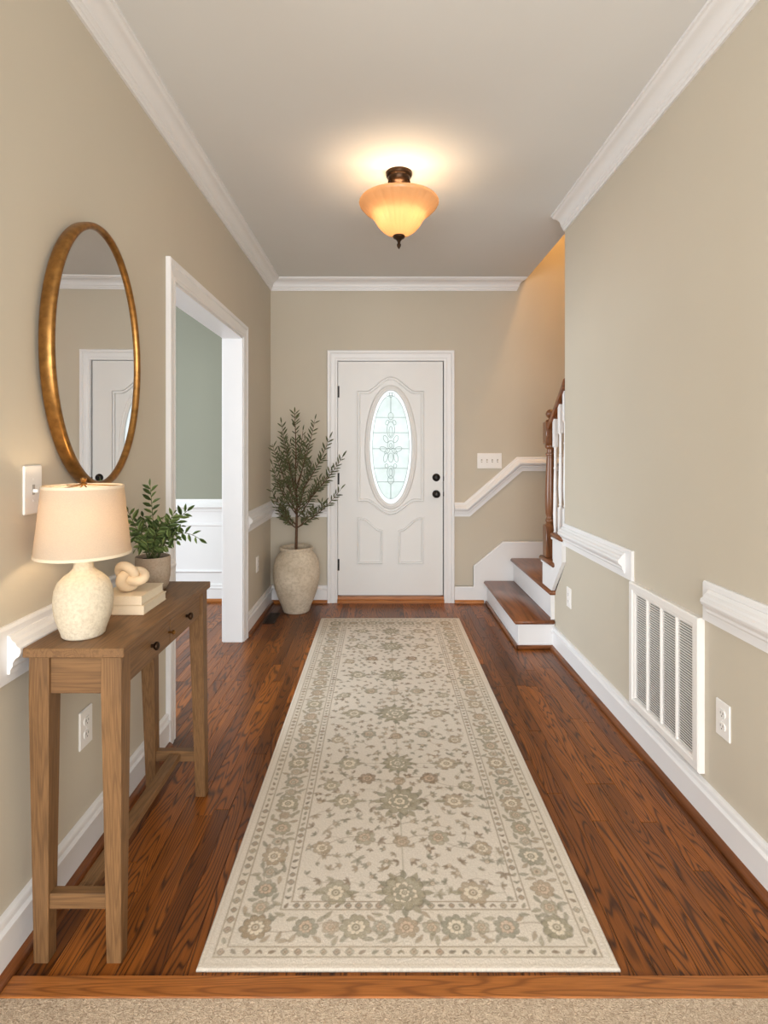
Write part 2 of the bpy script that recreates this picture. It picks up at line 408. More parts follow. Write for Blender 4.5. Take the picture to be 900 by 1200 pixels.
# floors
CY = 1.341                              # where the carpet meets the oak threshold board
bm = NB(); box(bm, -3.3, 3.5, -3.62, CY, -0.10, 0.004)
struct('floor_carpet', bm, M['carpet'], 'beige looped carpet in front of the oak threshold board', 'carpet')
floor = thing('floor', (0, 3.0, 0), 'reddish brown oak strip floor of the hall and dining room', 'floor', None, 'structure')
bm = NB(); box(bm, -4.4, 2.4, CY, 4.95, -0.12, -0.004); obj('subfloor', bm, M['slot'], floor)
rnd = random.Random(11)
def plank(x0, x1, y0, y1, mat):
    bm = NB(); box(bm, x0 + 0.0004, x1 - 0.0004, y0 + 0.0004, y1 - 0.0004, -0.018, rnd.uniform(-0.0004, 0.0), 0.0009)
    obj('plank', bm, mat, floor, origin=((x0 + x1) / 2, (y0 + y1) / 2, -0.009))
PW = 0.0572
nplank = 0
x = -1.99
while x < XR + 0.02:
    a = 1.40 if x > XL - 0.03 else 2.3
    e = YD if x < XL - 0.06 else YB
    y = a
    first = True
    while y < e - 0.001:
        L = rnd.uniform(0.55, 1.5)
        if first: L = rnd.uniform(0.25, 1.3); first = False
        y2 = y + L
        if y2 > e - 0.25: y2 = e
        plank(x, x + PW, y, y2, M['plank']); nplank += 1
        y = y2
    x += PW
# rest of the dining room floor lies out of sight
bm = NB(); box(bm, -4.3, -1.99, 1.1, YD, -0.018, -0.0005); obj('plank_field', bm, M['plank'], floor); 
bm = NB(); box(bm, -1.99, XL - 0.03, 1.1, 2.3, -0.018, -0.0005); obj('plank_field', bm, M['plank'], floor)
bm = NB(); box(bm, XL, XR, CY, 1.40, -0.018, 0.006, 0.003)
o = obj('threshold_board', bm, M['oakx'], floor, origin=(0.1, 1.37, 0)); o['label'] = 'lighter oak threshold board laid crosswise at the carpet edge'

# ------------------------------------------------------------------ crown moulding
def crown_prof():
    h, d = 0.098, 0.088
    zt = ZC; zb = ZC - h
    p = [(0, zb), (0.010, zb), (0.012, zb + 0.012), (0.017, zb + 0.014), (0.020, zb + 0.026), (0.026, zb + 0.030)]
    for k in range(0, 7):                       # cove
        a = k / 6 * math.pi / 2
        p.append((0.026 + 0.044 * (1 - math.cos(a)), zb + 0.030 + 0.044 * math.sin(a)))
    p += [(0.074, zb + 0.076), (0.080, zb + 0.084), (d, zb + 0.086), (d, zt), (0, zt)]
    return p
CP = crown_prof()
bm = NB(); run(bm, CP, 'left', 0.98, YB, 0, -1); struct('trim_1', bm, M['white'], 'white crown moulding along the left wall', 'crown moulding', smooth=35)
bm = NB(); run(bm, CP, 'back', XL, 1.165, 1, 0.9); struct('trim_2', bm, M['white'], 'white crown moulding above the front door', 'crown moulding', smooth=35)
bm = NB(); run(bm, CP, 'right', 0.90, YE, 0, 0); struct('trim_3', bm, M['white'], 'white crown moulding along the right wall', 'crown moulding', smooth=35)

# ------------------------------------------------------------------ baseboards with oak shoe mould
BP = [(0, 0.0), (0.015, 0.0), (0.015, 0.110), (0.022, 0.114), (0.022, 0.121), (0.012, 0.127), (0.012, 0.141), (0.016, 0.144), (0.014, 0.150), (0.006, 0.154), (0, 0.154)]
SP = [(0.015, 0), (0.033, 0), (0.033, 0.010), (0.028, 0.020), (0.020, 0.026), (0.015, 0.027)]
def baseboard(name, wall, s0, s1, m0, m1, label):
    bm = NB(); run(bm, BP, wall, s0, s1, m0, m1); o = struct(name, bm, M['white'], label, 'baseboard', smooth=30)
    bm = NB(); run(bm, SP, wall, s0, s1, m0, m1); obj('shoe_mould', bm, M['oaky'] if wall != 'back' else M['oakx'], o, smooth=50)
    return o
CW = 0.088                               # casing width
baseboard('baseboard_left', 'left', YN, OY0 - CW, 0, 0, 'white baseboard behind the console table')
baseboard('baseboard_left_far', 'left', OY1 + CW, YB, 0, -1, 'white baseboard between the opening and the corner tree')
baseboard('baseboard_right', 'right', YN, 3.712, 0, 0, 'white baseboard below the air grille')
baseboard('baseboard_back', 'back', XL, DX0 - CW + 0.016, 1, 0, 'short white baseboard behind the large vase')

# ------------------------------------------------------------------ chair rails
RZ0, RZ1 = 0.738, 0.882
def rail_back(z0, z1): return [(0, z0), (0.013, z0), (0.013, z1 - 0.008), (0.009, z1), (0, z1)]
def rail_nose(z0, z1):
    h = z1 - z0
    q = [(0.000, 0.16), (0.007, 0.16), (0.008, 0.24), (0.014, 0.30), (0.014, 0.36), (0.020, 0.43), (0.030, 0.48), (0.034, 0.55), (0.032, 0.62),
         (0.024, 0.66), (0.020, 0.72), (0.012, 0.76), (0.006, 0.84), (0, 0.84)]
    return [(0.013 + d, z0 + t * h) for d, t in q]
def chair_rail(name, wall, s0, s1, n0, n1, label, z0=RZ0, z1=RZ1, m0=0, m1=0):
    bm = NB(); run(bm, rail_back(z0, z1), wall, s0, s1, m0, m1); o = struct(name, bm, M['white'], label, 'chair rail', smooth=25)
    bm = NB(); run(bm, rail_nose(z0, z1), wall, n0, n1, m0, m1); obj('nosing', bm, M['white'], o, smooth=25)
    return o
chair_rail('trim_4', 'left', YN, OY0 - CW, 1.405, OY0 - CW, 'white chair rail behind the console table')
chair_rail('trim_5', 'left', OY1 + CW, YB, OY1 + CW + 0.02, YB, 'white chair rail left of the olive tree', m1=-1)
chair_rail('trim_6', 'right', 2.535, YE, 2.60, YE, 'white chair rail piece between the stairs and air grille', z0=0.728, z1=0.866)
chair_rail('trim_7', 'right', YN, 1.972, YN, 1.93, 'white chair rail piece above the nearer outlet', z0=0.728, z1=0.866)
# behind the tree, level
BZ0, BZ1 = bz_(604.5), bz_(588.6)
chair_rail('trim_8', 'back', XL, DX0 - CW + 0.016, XL, DX0 - CW + 0.016, 'white chair rail behind the olive tree foliage', z0=BZ0 - 0.008, z1=BZ1, m0=1)
# right of the door: level, climbing, level again
pth = [(bx_(532.5), BZ1), (bx_(544), BZ1), (bx_(605.5), bz_(535.5)), (2.30, bz_(535.5))]
pl = lambda u, v, h: (u, YB - h, v)
hh = RZ1 - RZ0
bkp = [(-q, d) for d, q in [(0, 0), (0.009, 0), (0.013, 0.008), (0.013, 0.122), (0, 0.122)]]
bm = NB(); sweep(bm, pth, bkp, pl); t9 = struct('trim_9', bm, M['white'], 'white chair rail climbing from the door to the landing', 'chair rail', smooth=25)
nsp = [(-(0.122 - (z - RZ0) * 0.122 / hh), d) for d, z in rail_nose(RZ0, RZ1)]
bm = NB(); sweep(bm, pth, nsp, pl); obj('nosing', bm, M['white'], t9, smooth=25)

# skirt board on the back wall rising with the first steps
sk = [(bx_(532.5), 0), (bx_(532.5), bz_(686.5)), (bx_(554.5), bz_(686.5)), (bx_(554.5), bz_(662.5)), (bx_(589), bz_(634)), (2.30, bz_(634)), (2.30, 0)]
bm = NB(); prism(bm, sk, 'y', YB - 0.015, YB)
bb = struct('baseboard_stair', bm, M['white'], 'white skirt board stepping up beside the landing', 'baseboard')
bm = NB(); sweep(bm, [sk[1], sk[2], sk[3], sk[4], sk[5]], [(0.0, 0.0), (-0.012, 0.0), (-0.012, 0.022), (-0.004, 0.020), (0.0, 0.015)], pl); obj('cap_bead', bm, M['white'], bb, smooth=25)
bm = NB(); run(bm, SP, 'back', bx_(532.5), 0.885); obj('shoe_mould', bm, M['oakx'], bb, smooth=50)

# ------------------------------------------------------------------ cased opening
cas = [(0, 0), (0, 0.012), (0.012, 0.014), (0.018, 0.011), (0.030, 0.016), (0.052, 0.018), (0.060, 0.015), (0.066, 0.021), (0.084, 0.022), (0.088, 0.018), (0.088, 0)]
def casing(path, place): return sweep(NB(), path, cas, place)
o1 = thing('trim_10', (XL, (OY0 + OY1) / 2, 0), 'white cased opening into the sage dining room', 'door casing', None, 'structure')
bm = casing([(OY0, 0), (OY0, OZ), (OY1, OZ), (OY1, 0)], lambda u, v, h: (XL + h, u, v)); obj('casing', bm, M['white'], o1, smooth=25)
bm = casing([(OY0, 0), (OY0, OZ), (OY1, OZ), (OY1, 0)], lambda u, v, h: (XL - WT - h, u, v)); obj('casing', bm, M['white'], o1, smooth=25)
bm = NB(); prism(bm, [(OY0, 0), (OY0 + 0.012, 0), (OY0 + 0.012, OZ - 0.012), (OY1 - 0.012, OZ - 0.012), (OY1 - 0.012, 0), (OY1, 0), (OY1, OZ), (OY0, OZ)], 'x', XL - WT - 0.003, XL + 0.003)
obj('jamb', bm, M['white'], o1)

# ------------------------------------------------------------------ wainscot of the dining room
ws = thing('wall_wainscot', (-2.6, YD, 0), 'white panelled wainscot seen through the cased opening', 'wainscot', None, 'structure')
X0w, X1w = -4.25, XL - WT - 0.03
bm = NB(); box(bm, X0w, X1w, YD - 0.008, YD, 0, 0.88); obj('panel', bm, M['white'], ws)
def wrun(prof, name, mat=M['white'], smooth=25):
    bm = NB(); A = [bm.verts.new((X0w, YD - d, z)) for d, z in prof]; B = [bm.verts.new((X1w, YD - d, z)) for d, z in prof]
    n = len(prof); bm.faces.new(A); bm.faces.new(B[::-1])
    for i in range(n): bm.faces.new((A[i], B[i], B[(i + 1) % n], A[(i + 1) % n]))
    return obj(name, bm, mat, ws, smooth=smooth)
wrun(rail_back(0.752, 0.893), 'chair_rail'); wrun(rail_nose(0.752, 0.893), 'nosing')
wrun([(0.008 + d, z) for d, z in BP], 'base_moulding'); wrun([(0.008 + d, z) for d, z in SP], 'shoe_mould', M['oakx'], 50)
fp = [(-0.014, 0), (-0.010, 0.010), (0.0, 0.014), (0.008, 0.008), (0.014, 0)]
for (a, b) in ((-4.1, -2.72), (-2.6, -1.22)):
    bm = NB(); sweep(bm, [(a, 0.262), (a, 0.672), (b, 0.672), (b, 0.262)], fp, lambda u, v, h: (u, YD - 0.008 - h, v), closed=True); obj('panel_frame', bm, M['white'], ws, smooth=40)

# ================================================================== FRONT DOOR
d1 = thing('door_1', (0.078, YB, 0), 'white front door with an oval leaded glass light', 'door', None, 'structure')
SX0, SX1, SZ0, SZ1 = -0.377, 0.534, 0.062, 2.092
DY = YB + 0.012                        # face of the slab
dpl = lambda u, v, h: (u, DY - h, v)
def dq(cx, cy): return (bx_(290 + cx / 3.3333), bz_(390 + cy / 3.3333))
OC = dq(560, 447); OA, OB = 86 / 3.3333 / S, 226 / 3.3333 / S
NE = 72
def ell(c, a, b, n=NE): return [(c[0] + a * math.cos(2 * math.pi * k / n), c[1] + b * math.sin(2 * math.pi * k / n)) for k in range(n)]
# slab with an oval hole
bm = NB()
outer = []
hole = ell(OC, OA + 0.004, OB + 0.004)
for (ux, uz) in hole:                  # ray from the oval to the rectangle border
    dx, dz = ux - OC[0], uz - OC[1]
    t = min(((SX1 if dx > 0 else SX0) - OC[0]) / dx if abs(dx) > 1e-9 else 1e9, ((SZ1 if dz > 0 else SZ0) - OC[1]) / dz if abs(dz) > 1e-9 else 1e9)
    outer.append((OC[0] + dx * t, OC[1] + dz * t))
for cx, cz in ((SX0, SZ0), (SX0, SZ1), (SX1, SZ0), (SX1, SZ1)):    # snap the nearest border point to each corner
    k = min(range(NE), key=lambda i: (outer[i][0] - cx) ** 2 + (outer[i][1] - cz) ** 2); outer[k] = (cx, cz)
for yy in (DY, DY + 0.045):
    A = [bm.verts.new((p[0], yy, p[1])) for p in outer]; B = [bm.verts.new((p[0], yy, p[1])) for p in hole]
    for k in range(NE): bm.faces.new((A[k], A[(k + 1) % NE], B[(k + 1) % NE], B[k]))
    if yy == DY: A0, B0 = A, B
for k in range(NE):
    bm.faces.new((A0[k], A0[(k + 1) % NE], A[(k + 1) % NE], A[k])); bm.faces.new((B0[k], B0[(k + 1) % NE], B[(k + 1) % NE], B[k]))
obj('slab', bm, M['door'], d1)
# raised oval glazing frame
of = [(-0.010, 0), (-0.012, 0.006), (-0.006, 0.014), (0.006, 0.016), (0.016, 0.011), (0.024, 0.013), (0.032, 0.008), (0.036, 0.0)]
of = [(-q, h) for q, h in of]
bm = NB(); sweep(bm, ell(OC, OA + 0.002, OB + 0.002), of, dpl, closed=True); obj('oval_frame', bm, M['door'], d1, smooth=40)
# embossed mouldings
def bulge(x0, x1, xs, ye, ym, n=26):
    """top line from x0 to x1 flat at ye, swelling to ym between xs[0] and xs[1]"""
    pts = [(x0, ye)]
    for k in range(n + 1):
        t = k / n; pts.append((xs[0] + (xs[1] - xs[0]) * t, ye + (ym - ye) * (0.5 - 0.5 * math.cos(2 * math.pi * t)) ** 0.85))
    pts.append((x1, ye)); return pts
emb = [(-0.017, 0), (-0.015, 0.014), (-0.009, 0.014), (-0.005, 0.001), (0.004, 0.001), (0.008, 0.016), (0.015, 0.015), (0.017, 0)]
top = bulge(434, 684, (466, 654), 232, 176); bot = bulge(684, 434, (654, 466), 656, 706)
loop = [dq(*p) for p in top + bot]
bm = NB(); sweep(bm, loop, emb, dpl, closed=True); obj('upper_moulding', bm, M['door'], d1, smooth=40)
def lowpanel(mir):
    f = (lambda x: 1118 - x) if mir else (lambda x: x)
    pts = [(434, 900), (434, 727), (444, 727)]
    for k in range(13):
        t = k / 12; pts.append((446 + 74 * t, 728 + 46 * (0.5 - 0.5 * math.cos(math.pi * t))))
    pts += [(524, 776), (524, 900)]
    pts = [dq(f(a), b) for a, b in pts]
    return pts
for mir in (0, 1):
    lp = lowpanel(mir)
    bm = NB(); sweep(bm, lp, [(q * 0.72, h * 0.9) for q, h in emb], dpl, closed=True); obj('lower_panel_moulding', bm, M['door'], d1, smooth=40)
    cxm = sum(p[0] for p in lp) / len(lp); czm = dq(0, 830)[1]
    inner = [(cxm + (p[0] - cxm) * 0.62, czm + (p[1] - czm) * 0.78) for p in lp]
    bm = NB(); prism(bm, inner, 'y', DY - 0.003, DY + 0.002); obj('raised_panel', bm, M['door'], d1)
# leaded glass: bands of panes between the horizontal cames, clear bevelled rim outside the inner oval
gy = DY + 0.014
IA, IB = OA * 0.835, OB * 0.90
hz = [dq(0, c)[1] for c in (330, 390, 453, 530, 583)]
cuts = [OC[1] + IB] + hz + [OC[1] - IB]
def halfw(z): return IA * math.sqrt(max(0.0, 1 - ((z - OC[1]) / IB) ** 2))
for i in range(len(cuts) - 1):
    for sgn in (-1, 1):
        zs = [cuts[i] + (cuts[i + 1] - cuts[i]) * k / 8 for k in range(9)]
        poly = [(OC[0], zs[0])] + [(OC[0] + sgn * halfw(z), z) for z in zs] + [(OC[0], zs[-1])]
        q = []
        for p in poly:
            if not q or (abs(p[0] - q[-1][0]) + abs(p[1] - q[-1][1])) > 1e-5: q.append(p)
        bm = NB(); prism(bm, q, 'y', gy, gy + 0.003); obj('glass_pane', bm, M['pane'], d1)
bm = NB()
e0 = ell(OC, IA, IB); e1 = ell(OC, OA + 0.004, OB + 0.004)
A = [bm.verts.new((p[0], gy, p[1])) for p in e0]; B = [bm.verts.new((p[0], gy, p[1])) for p in e1]
for k in range(NE): bm.faces.new((A[k], A[(k + 1) % NE], B[(k + 1) % NE], B[k]))
o = obj('glass_rim', bm, M['panew'], d1)
cm = thing('came_pattern', (OC[0] - 0.078, gy - YB, OC[1]), None, None); cm.parent = d1
def came(pts2, r=0.0022, closed=False):
    bm = NB(); tube(bm, [(p[0], gy - 0.001, p[1]) for p in pts2], r, 6, closed); return obj('came', bm, M['came'], cm, smooth=180)
came(ell(OC, IA, IB, 56), 0.0020, True)
for z in hz: came([(OC[0] - halfw(z), z), (OC[0] + halfw(z), z)], 0.0017)
came([(OC[0], OC[1] + IB), (OC[0], dq(0, 312)[1])], 0.0022); came([(OC[0], dq(0, 592)[1]), (OC[0], OC[1] - IB)], 0.0022)
def loopc(cx, cy, a, b, rot=0.0, n=20, r=0.0021):
    c = dq(cx, cy); a = a / 3.3333 / S; b = b / 3.3333 / S; cr, sr = math.cos(R(rot)), math.sin(R(rot))
    came([(c[0] + a * math.cos(t) * cr - b * math.sin(t) * sr, c[1] + a * math.cos(t) * sr + b * math.sin(t) * cr) for t in [2 * math.pi * k / n for k in range(n)]], r, True)
loopc(560, 325, 10, 14); loopc(560, 378, 15, 32); loopc(560, 385, 7, 20); loopc(560, 438, 13, 17); loopc(560, 440, 6, 8)
loopc(560, 545, 14, 25); loopc(560, 545, 7, 14); loopc(560, 575, 12, 16); loopc(560, 488, 10, 18)
for s in (-1, 1):
    loopc(560 + s * 14, 350, 6, 10, s * 20); loopc(560 + s * 20, 415, 8, 15, s * -25); loopc(560 + s * 28, 455, 16, 9, s * 20); loopc(560 + s * 14, 462, 7, 14, s * 40)
    loopc(560 + s * 20, 487, 8, 19, s * 12); loopc(560 + s * 17, 520, 6, 8); loopc(560 + s * 9, 240, 5, 8, s * 30)
loopc(560, 242, 7, 10)
# hardware
for hy in (459, 561, 662):
    bm = NB(); hz_ = bz_(hy)
    for k in range(5):
        lathe(bm, [(0.0062, 0.0), (0.0062, 0.0192)], (SX0 - 0.004, DY - 0.006, hz_ - 0.05 + k * 0.02), 10)
    box(bm, SX0 - 0.002, SX0 + 0.012, DY - 0.001, DY + 0.02, hz_ - 0.05, hz_ + 0.05)
    obj('hinge', bm, M['black'], d1, smooth=40)
def ylathe(prof, c, seg=28):
    bm = NB(); lathe(bm, prof, (0, 0, 0), seg)
    for v in bm.verts: v.co = Vector((c[0] + v.co.x, c[1] - v.co.z, c[2] + v.co.y))
    return bm
kx = bx_(511.3)
db = obj('deadbolt', ylathe([(0.034, 0), (0.034, 0.006), (0.030, 0.012), (0.018, 0.016), (0.015, 0.018)], (kx, DY, bz_(559.5))), M['black'], d1, smooth=40)
bm = NB(); box(bm, kx - 0.005, kx + 0.005, DY - 0.034, DY - 0.016, bz_(559.5) - 0.016, bz_(559.5) + 0.016, 0.002); obj('thumb_turn', bm, M['black'], db)
kb = obj('knob', ylathe([(0.034, 0), (0.034, 0.005), (0.028, 0.010), (0.013, 0.014), (0.012, 0.032), (0.020, 0.038), (0.029, 0.048), (0.030, 0.056), (0.026, 0.066), (0.014, 0.071), (0.002, 0.072)], (kx, DY, bz_(579))), M['black'], d1, smooth=60)
for zz in (bz_(561), bz_(579)):
    bm = NB(); box(bm, SX1 + 0.001, SX1 + 0.008, DY + 0.001, DY + 0.03, zz - 0.02, zz + 0.02); obj('strike_plate', bm, M['black'], d1)
# frame behind the slab, casing and threshold
bm = NB(); prism(bm, [(DX0, 0), (SX0 - 0.004, 0), (SX0 - 0.004, SZ1 + 0.004), (SX1 + 0.008, SZ1 + 0.004), (SX1 + 0.008, 0), (DX1, 0), (DX1, DZ), (DX0, DZ)], 'y', YB - 0.002, YB + 0.135); obj('jamb', bm, M['white'], d1)
bm = NB(); prism(bm, [(DX0, 0), (SX0 + 0.012, 0), (SX0 + 0.012, SZ1 - 0.012), (SX1 - 0.012, SZ1 - 0.012), (SX1 - 0.012, 0), (DX1, 0), (DX1, DZ), (DX0, DZ)], 'y', DY + 0.048, DY + 0.1); obj('stop', bm, M['slot'], d1)
bm = NB(); sweep(bm, [(DX0 + 0.012, 0), (DX0 + 0.012, DZ - 0.012), (DX1 - 0.006, DZ - 0.012), (DX1 - 0.006, 0)], [(q * 0.97, h) for q, h in cas], lambda u, v, h: (u, YB - h, v)); obj('casing', bm, M['white'], d1, smooth=25)
bm = NB(); prism(bm, [(YB - 0.03, 0), (YB - 0.03, 0.022), (YB - 0.004, 0.030), (YB + 0.004, 0.052), (YB + 0.13, 0.056), (YB + 0.13, 0)], 'x', SX0 - 0.004, SX1 + 0.008); o = obj('threshold', bm, M['oakx'], d1); o['label'] = 'oak door threshold'

# ================================================================== STAIRCASE
st = thing('staircase', (1.2, 4.2, 0), 'oak and white staircase turning at the landing right of the door', 'staircase')
RH = 0.195
YS = 3.70
def tread(x0, x1, y0, y1, z, mat):
    bm = NB(); box(bm, x0, x1, y0, y1, z - 0.030, z, 0.010); return obj('tread', bm, mat, st, smooth=60)
tread(0.883, 1.1545, YS - 0.022, YB - 0.016, RH, M['oaky'])
bm = NB(); box(bm, 1.112, 2.29, YS - 0.022, YB - 0.016, 2 * RH - 0.030, 2 * RH, 0.010); lt = obj('landing', bm, M['oaky'], st, smooth=60)
tread(1.112, 2.29, 3.625, 3.925, 3 * RH, M['stairx']); tread(1.118, 2.29, 3.375 + 0.09, 3.685, 4 * RH, M['stairx'])
def riser(x0, x1, y0, y1, z0, z1): bm = NB(); box(bm, x0, x1, y0, y1, z0, z1, 0.002); return obj('riser', bm, M['white'], st)
riser(0.912, 1.1545, YS, YB - 0.016, 0.0, RH - 0.030)
riser(1.140, 1.20, YS, YB - 0.016, RH, 2 * RH - 0.030)
riser(1.135, 2.29, 3.88, 3.90, 2 * RH, 3 * RH - 0.030)
riser(1.135, 2.29, 3.64, 3.66, 3 * RH, 4 * RH - 0.030)
for k in range(5, 10):      # the rest of the flight climbs behind the wall
    yk = 3.925 - 0.24 * (k - 3)
    bm = NB(); box(bm, XR + 0.115, 2.29, yk - 0.30, yk, k * RH - 0.03, k * RH, 0.008); obj('tread', bm, M['stairx'], st)
    bm = NB(); box(bm, XR + 0.115, 2.29, yk - 0.045, yk - 0.025, (k - 1) * RH, k * RH - 0.03); obj('riser', bm, M['white'], st)
# panel frame on the end of the first step
bm = NB(); sweep(bm, [(0.912, 0.027), (0.912, RH - 0.03), (1.154, RH - 0.03), (1.154, 0.027)], [(-0.012, 0), (-0.012, 0.004), (0, 0.004), (0, 0)], lambda u, v, h: (u, YS - h, v), closed=True); obj('end_trim', bm, M['white'], st)
bm = NB(); box(bm, 1.128, 1.154, YS - 0.005, YS, RH, 2 * RH - 0.03); obj('end_trim', bm, M['white'], st)
bm = NB(); box(bm, 0.893, 1.14, YS - 0.018, YS, 0, 0.026, 0.006); obj('shoe_mould', bm, M['stairx'], st)
bm = NB(); box(bm, 0.893, 0.912, YS - 0.018, YB - 0.034, 0, 0.026, 0.006); obj('shoe_mould', bm, M['oaky'], st)
# open stringer
sp_ = [(3.895, 2 * RH), (3.69, 2 * RH), (3.468, 0.625), (3.468, 4 * RH - 0.03), (3.66, 4 * RH - 0.03), (3.66, 3 * RH - 0.03), (3.895, 3 * RH - 0.03)]
bm = NB(); prism(bm, sp_, 'x', 1.131, 1.154); obj('stringer', bm, M['white'], st)
bm = NB(); box(bm, 1.126, 1.132, 3.468, 3.478, 0.63, 4 * RH - 0.03); obj('end_trim', bm, M['white'], st)
# scotia under the returns
for (ya, yb, z) in ((3.66, 3.91, 3 * RH), (3.475, 3.675, 4 * RH)):
    bm = NB(); box(bm, 1.122, 1.134, ya, yb, z - 0.044, z - 0.030, 0.003); obj('scotia', bm, M['white'], st)
# newel post
NX, NY = 1.172, 3.845; z3 = 3 * RH
bm = NB(); box(bm, NX - 0.042, NX + 0.042, NY - 0.042, NY + 0.042, z3, z3 + 0.22, 0.005)
lathe(bm, [(0.040, 0.22), (0.036, 0.225), (0.030, 0.235), (0.036, 0.250), (0.036, 0.258), (0.028, 0.268), (0.026, 0.275), (0.034, 0.30), (0.038, 0.36), (0.038, 0.44), (0.034, 0.56), (0.029, 0.66),
           (0.027, 0.70), (0.034, 0.705), (0.034, 0.715), (0.026, 0.722), (0.026, 0.745), (0.036, 0.755), (0.038, 0.77), (0.032, 0.78)], (NX, NY, z3), 24)
box(bm, NX - 0.042, NX + 0.042, NY - 0.042, NY + 0.042, z3 + 0.78, z3 + 0.935, 0.006)
nw = obj('newel_post', bm, M['oakz'], st, smooth=40)
bm = NB(); lathe(bm, [(0.030, 0.935), (0.034, 0.940), (0.030, 0.948), (0.016, 0.953), (0.014, 0.960), (0.022, 0.966), (0.031, 0.980), (0.033, 0.993), (0.029, 1.006), (0.018, 1.018), (0.004, 1.022)], (NX, NY, z3), 24)
obj('ball_finial', bm, M['oakz'], nw, smooth=50)
sl = RH / 0.24
hp = [(-0.030, -0.02), (0.030, -0.02), (0.032, 0.0), (0.026, 0.022), (0.012, 0.032), (-0.012, 0.032), (-0.026, 0.022), (-0.032, 0.0)]
bm = NB(); rg = []
for yy in (NY - 0.04, YE + 0.006):
    zz = z3 + 0.875 + (NY - yy) * sl
    rg.append([bm.verts.new((NX + a, yy, zz + b * 1.3)) for a, b in hp])
for k in range(8): bm.faces.new((rg[0][k], rg[0][(k + 1) % 8], rg[1][(k + 1) % 8], rg[1][k]))
bm.faces.new(rg[0]); bm.faces.new(rg[1][::-1]); obj('handrail', bm, M['oaky'], st, smooth=50)
def baluster(y, zb):
    zt = z3 + 0.875 + (NY - y) * sl - 0.015; H = zt - zb; q = 0.016
    bm = NB(); box(bm, NX - q, NX + q, y - q, y + q, zb, zb + 0.17, 0.002)
    lathe(bm, [(0.014, 0.17), (0.010, 0.178), (0.015, 0.186), (0.010, 0.196), (0.014, 0.24), (0.016, 0.30), (0.012, H * 0.58), (0.010, H - 0.34), (0.014, H - 0.332), (0.010, H - 0.32), (0.010, H - 0.20), (0.014, H - 0.19)], (NX, y, zb), 12)
    box(bm, NX - q, NX + q, y - q, y + q, zt - 0.19, zt, 0.002); obj('baluster', bm, M['white'], st, smooth=40)
for y in (3.735,): baluster(y, z3)
for y in (3.625, 3.53): baluster(y, 4 * RH)
# landing support, closing the space under the landing
bm = NB(); box(bm, 1.20, 2.29, YS + 0.02, YB - 0.016, 0.0, 2 * RH - 0.032); obj('landing_base', bm, M['white'], st)

# ================================================================== RETURN AIR GRILLE
GY0, GY1, GZ0, GZ1 = 1.982, 2.540, 0.172, 0.728
gr = thing('return_air_grille', (XR, (GY0 + GY1) / 2, GZ0), 'large white louvred return air grille on the right wall', 'grille')
rpl = lambda u, v, h: (XR - h, u, v)
bm = NB(); sweep(bm, [(GY0, GZ0), (GY1, GZ0), (GY1, GZ1), (GY0, GZ1)], [(0, 0), (0, 0.020), (0.006, 0.024), (0.030, 0.024), (0.034, 0.019), (0.042, 0.019), (0.042, 0.004), (0.0, 0.0005)][:-1], rpl, closed=True)
obj('frame', bm, M['plate'], gr, smooth=25)
bm = NB(); box(bm, XR - 0.003, XR, GY0 + 0.03, GY1 - 0.03, GZ0 + 0.03, GZ1 - 0.03); obj('backing', bm, M['cavity'], gr)
gi0, gi1 = GY0 + 0.042, GY1 - 0.042; cw = (gi1 - gi0) / 4
for k in range(1, 4):
    bm = NB(); box(bm, XR - 0.019, XR - 0.003, gi0 + k * cw - 0.005, gi0 + k * cw + 0.005, GZ0 + 0.042, GZ1 - 0.042, 0.001); obj('mullion', bm, M['plate'], gr)
for k in (0, 1):
    yy = gi0 + 0.003 if k == 0 else gi1 - 0.003
    bm = NB(); box(bm, XR - 0.018, XR - 0.003, yy - 0.003, yy + 0.003, GZ0 + 0.042, GZ1 - 0.042); obj('mullion', bm, M['plate'], gr)
nsl = 46; gz0, gz1 = GZ0 + 0.044, GZ1 - 0.044; pit = (gz1 - gz0) / nsl
bm = NB(); box(bm, -0.0007, 0.0007, -cw / 2 + 0.005, cw / 2 - 0.005, -0.0047, 0.0047)
bmesh.ops.rotate(bm, verts=bm.verts, cent=(0, 0, 0), matrix=Matrix.Rotation(R(-30), 3, 'Y'))
sme = bpy.data.meshes.new('slat'); bm.to_mesh(sme); bm.free(); sme.materials.append(M['plate'])
for c in range(4):
    for k in range(nsl):
        p = Vector((XR - 0.0105, gi0 + (c + 0.5) * cw, gz0 + (k + 0.5) * pit)) - gr.location
        link('slat', sme, gr, p)

# ================================================================== OUTLETS AND SWITCHES
def wallplace(wall, s, z):
    """returns f(u, v, h): u along the wall, v up, h out of the wall"""
    if wall == 'left': return lambda u, v, h: Vector((XL + h, s + u, z + v))
    if wall == 'right': return lambda u, v, h: Vector((XR - h, s + u, z + v))
    return lambda u, v, h: Vector((s + u, YB - h, z + v))
def pbox(bm, f, u0, u1, v0, v1, h0, h1, bev=0.0):
    a = f(u0, v0, h0); b = f(u1, v1, h1)
    box(bm, min(a.x, b.x), max(a.x, b.x), min(a.y, b.y), max(a.y, b.y), min(a.z, b.z), max(a.z, b.z), bev)
def plate(name, wall, s, z, wd, ht, label, cat, group):
    f = wallplace(wall, s, z); o = thing(name, f(0, -ht / 2, 0), label, cat, group)
    bm = NB(); pbox(bm, f, -wd / 2, wd / 2, -ht / 2, ht / 2, 0, 0.007, 0.0035); obj('cover_plate', bm, M['plate'], o)
    return o, f
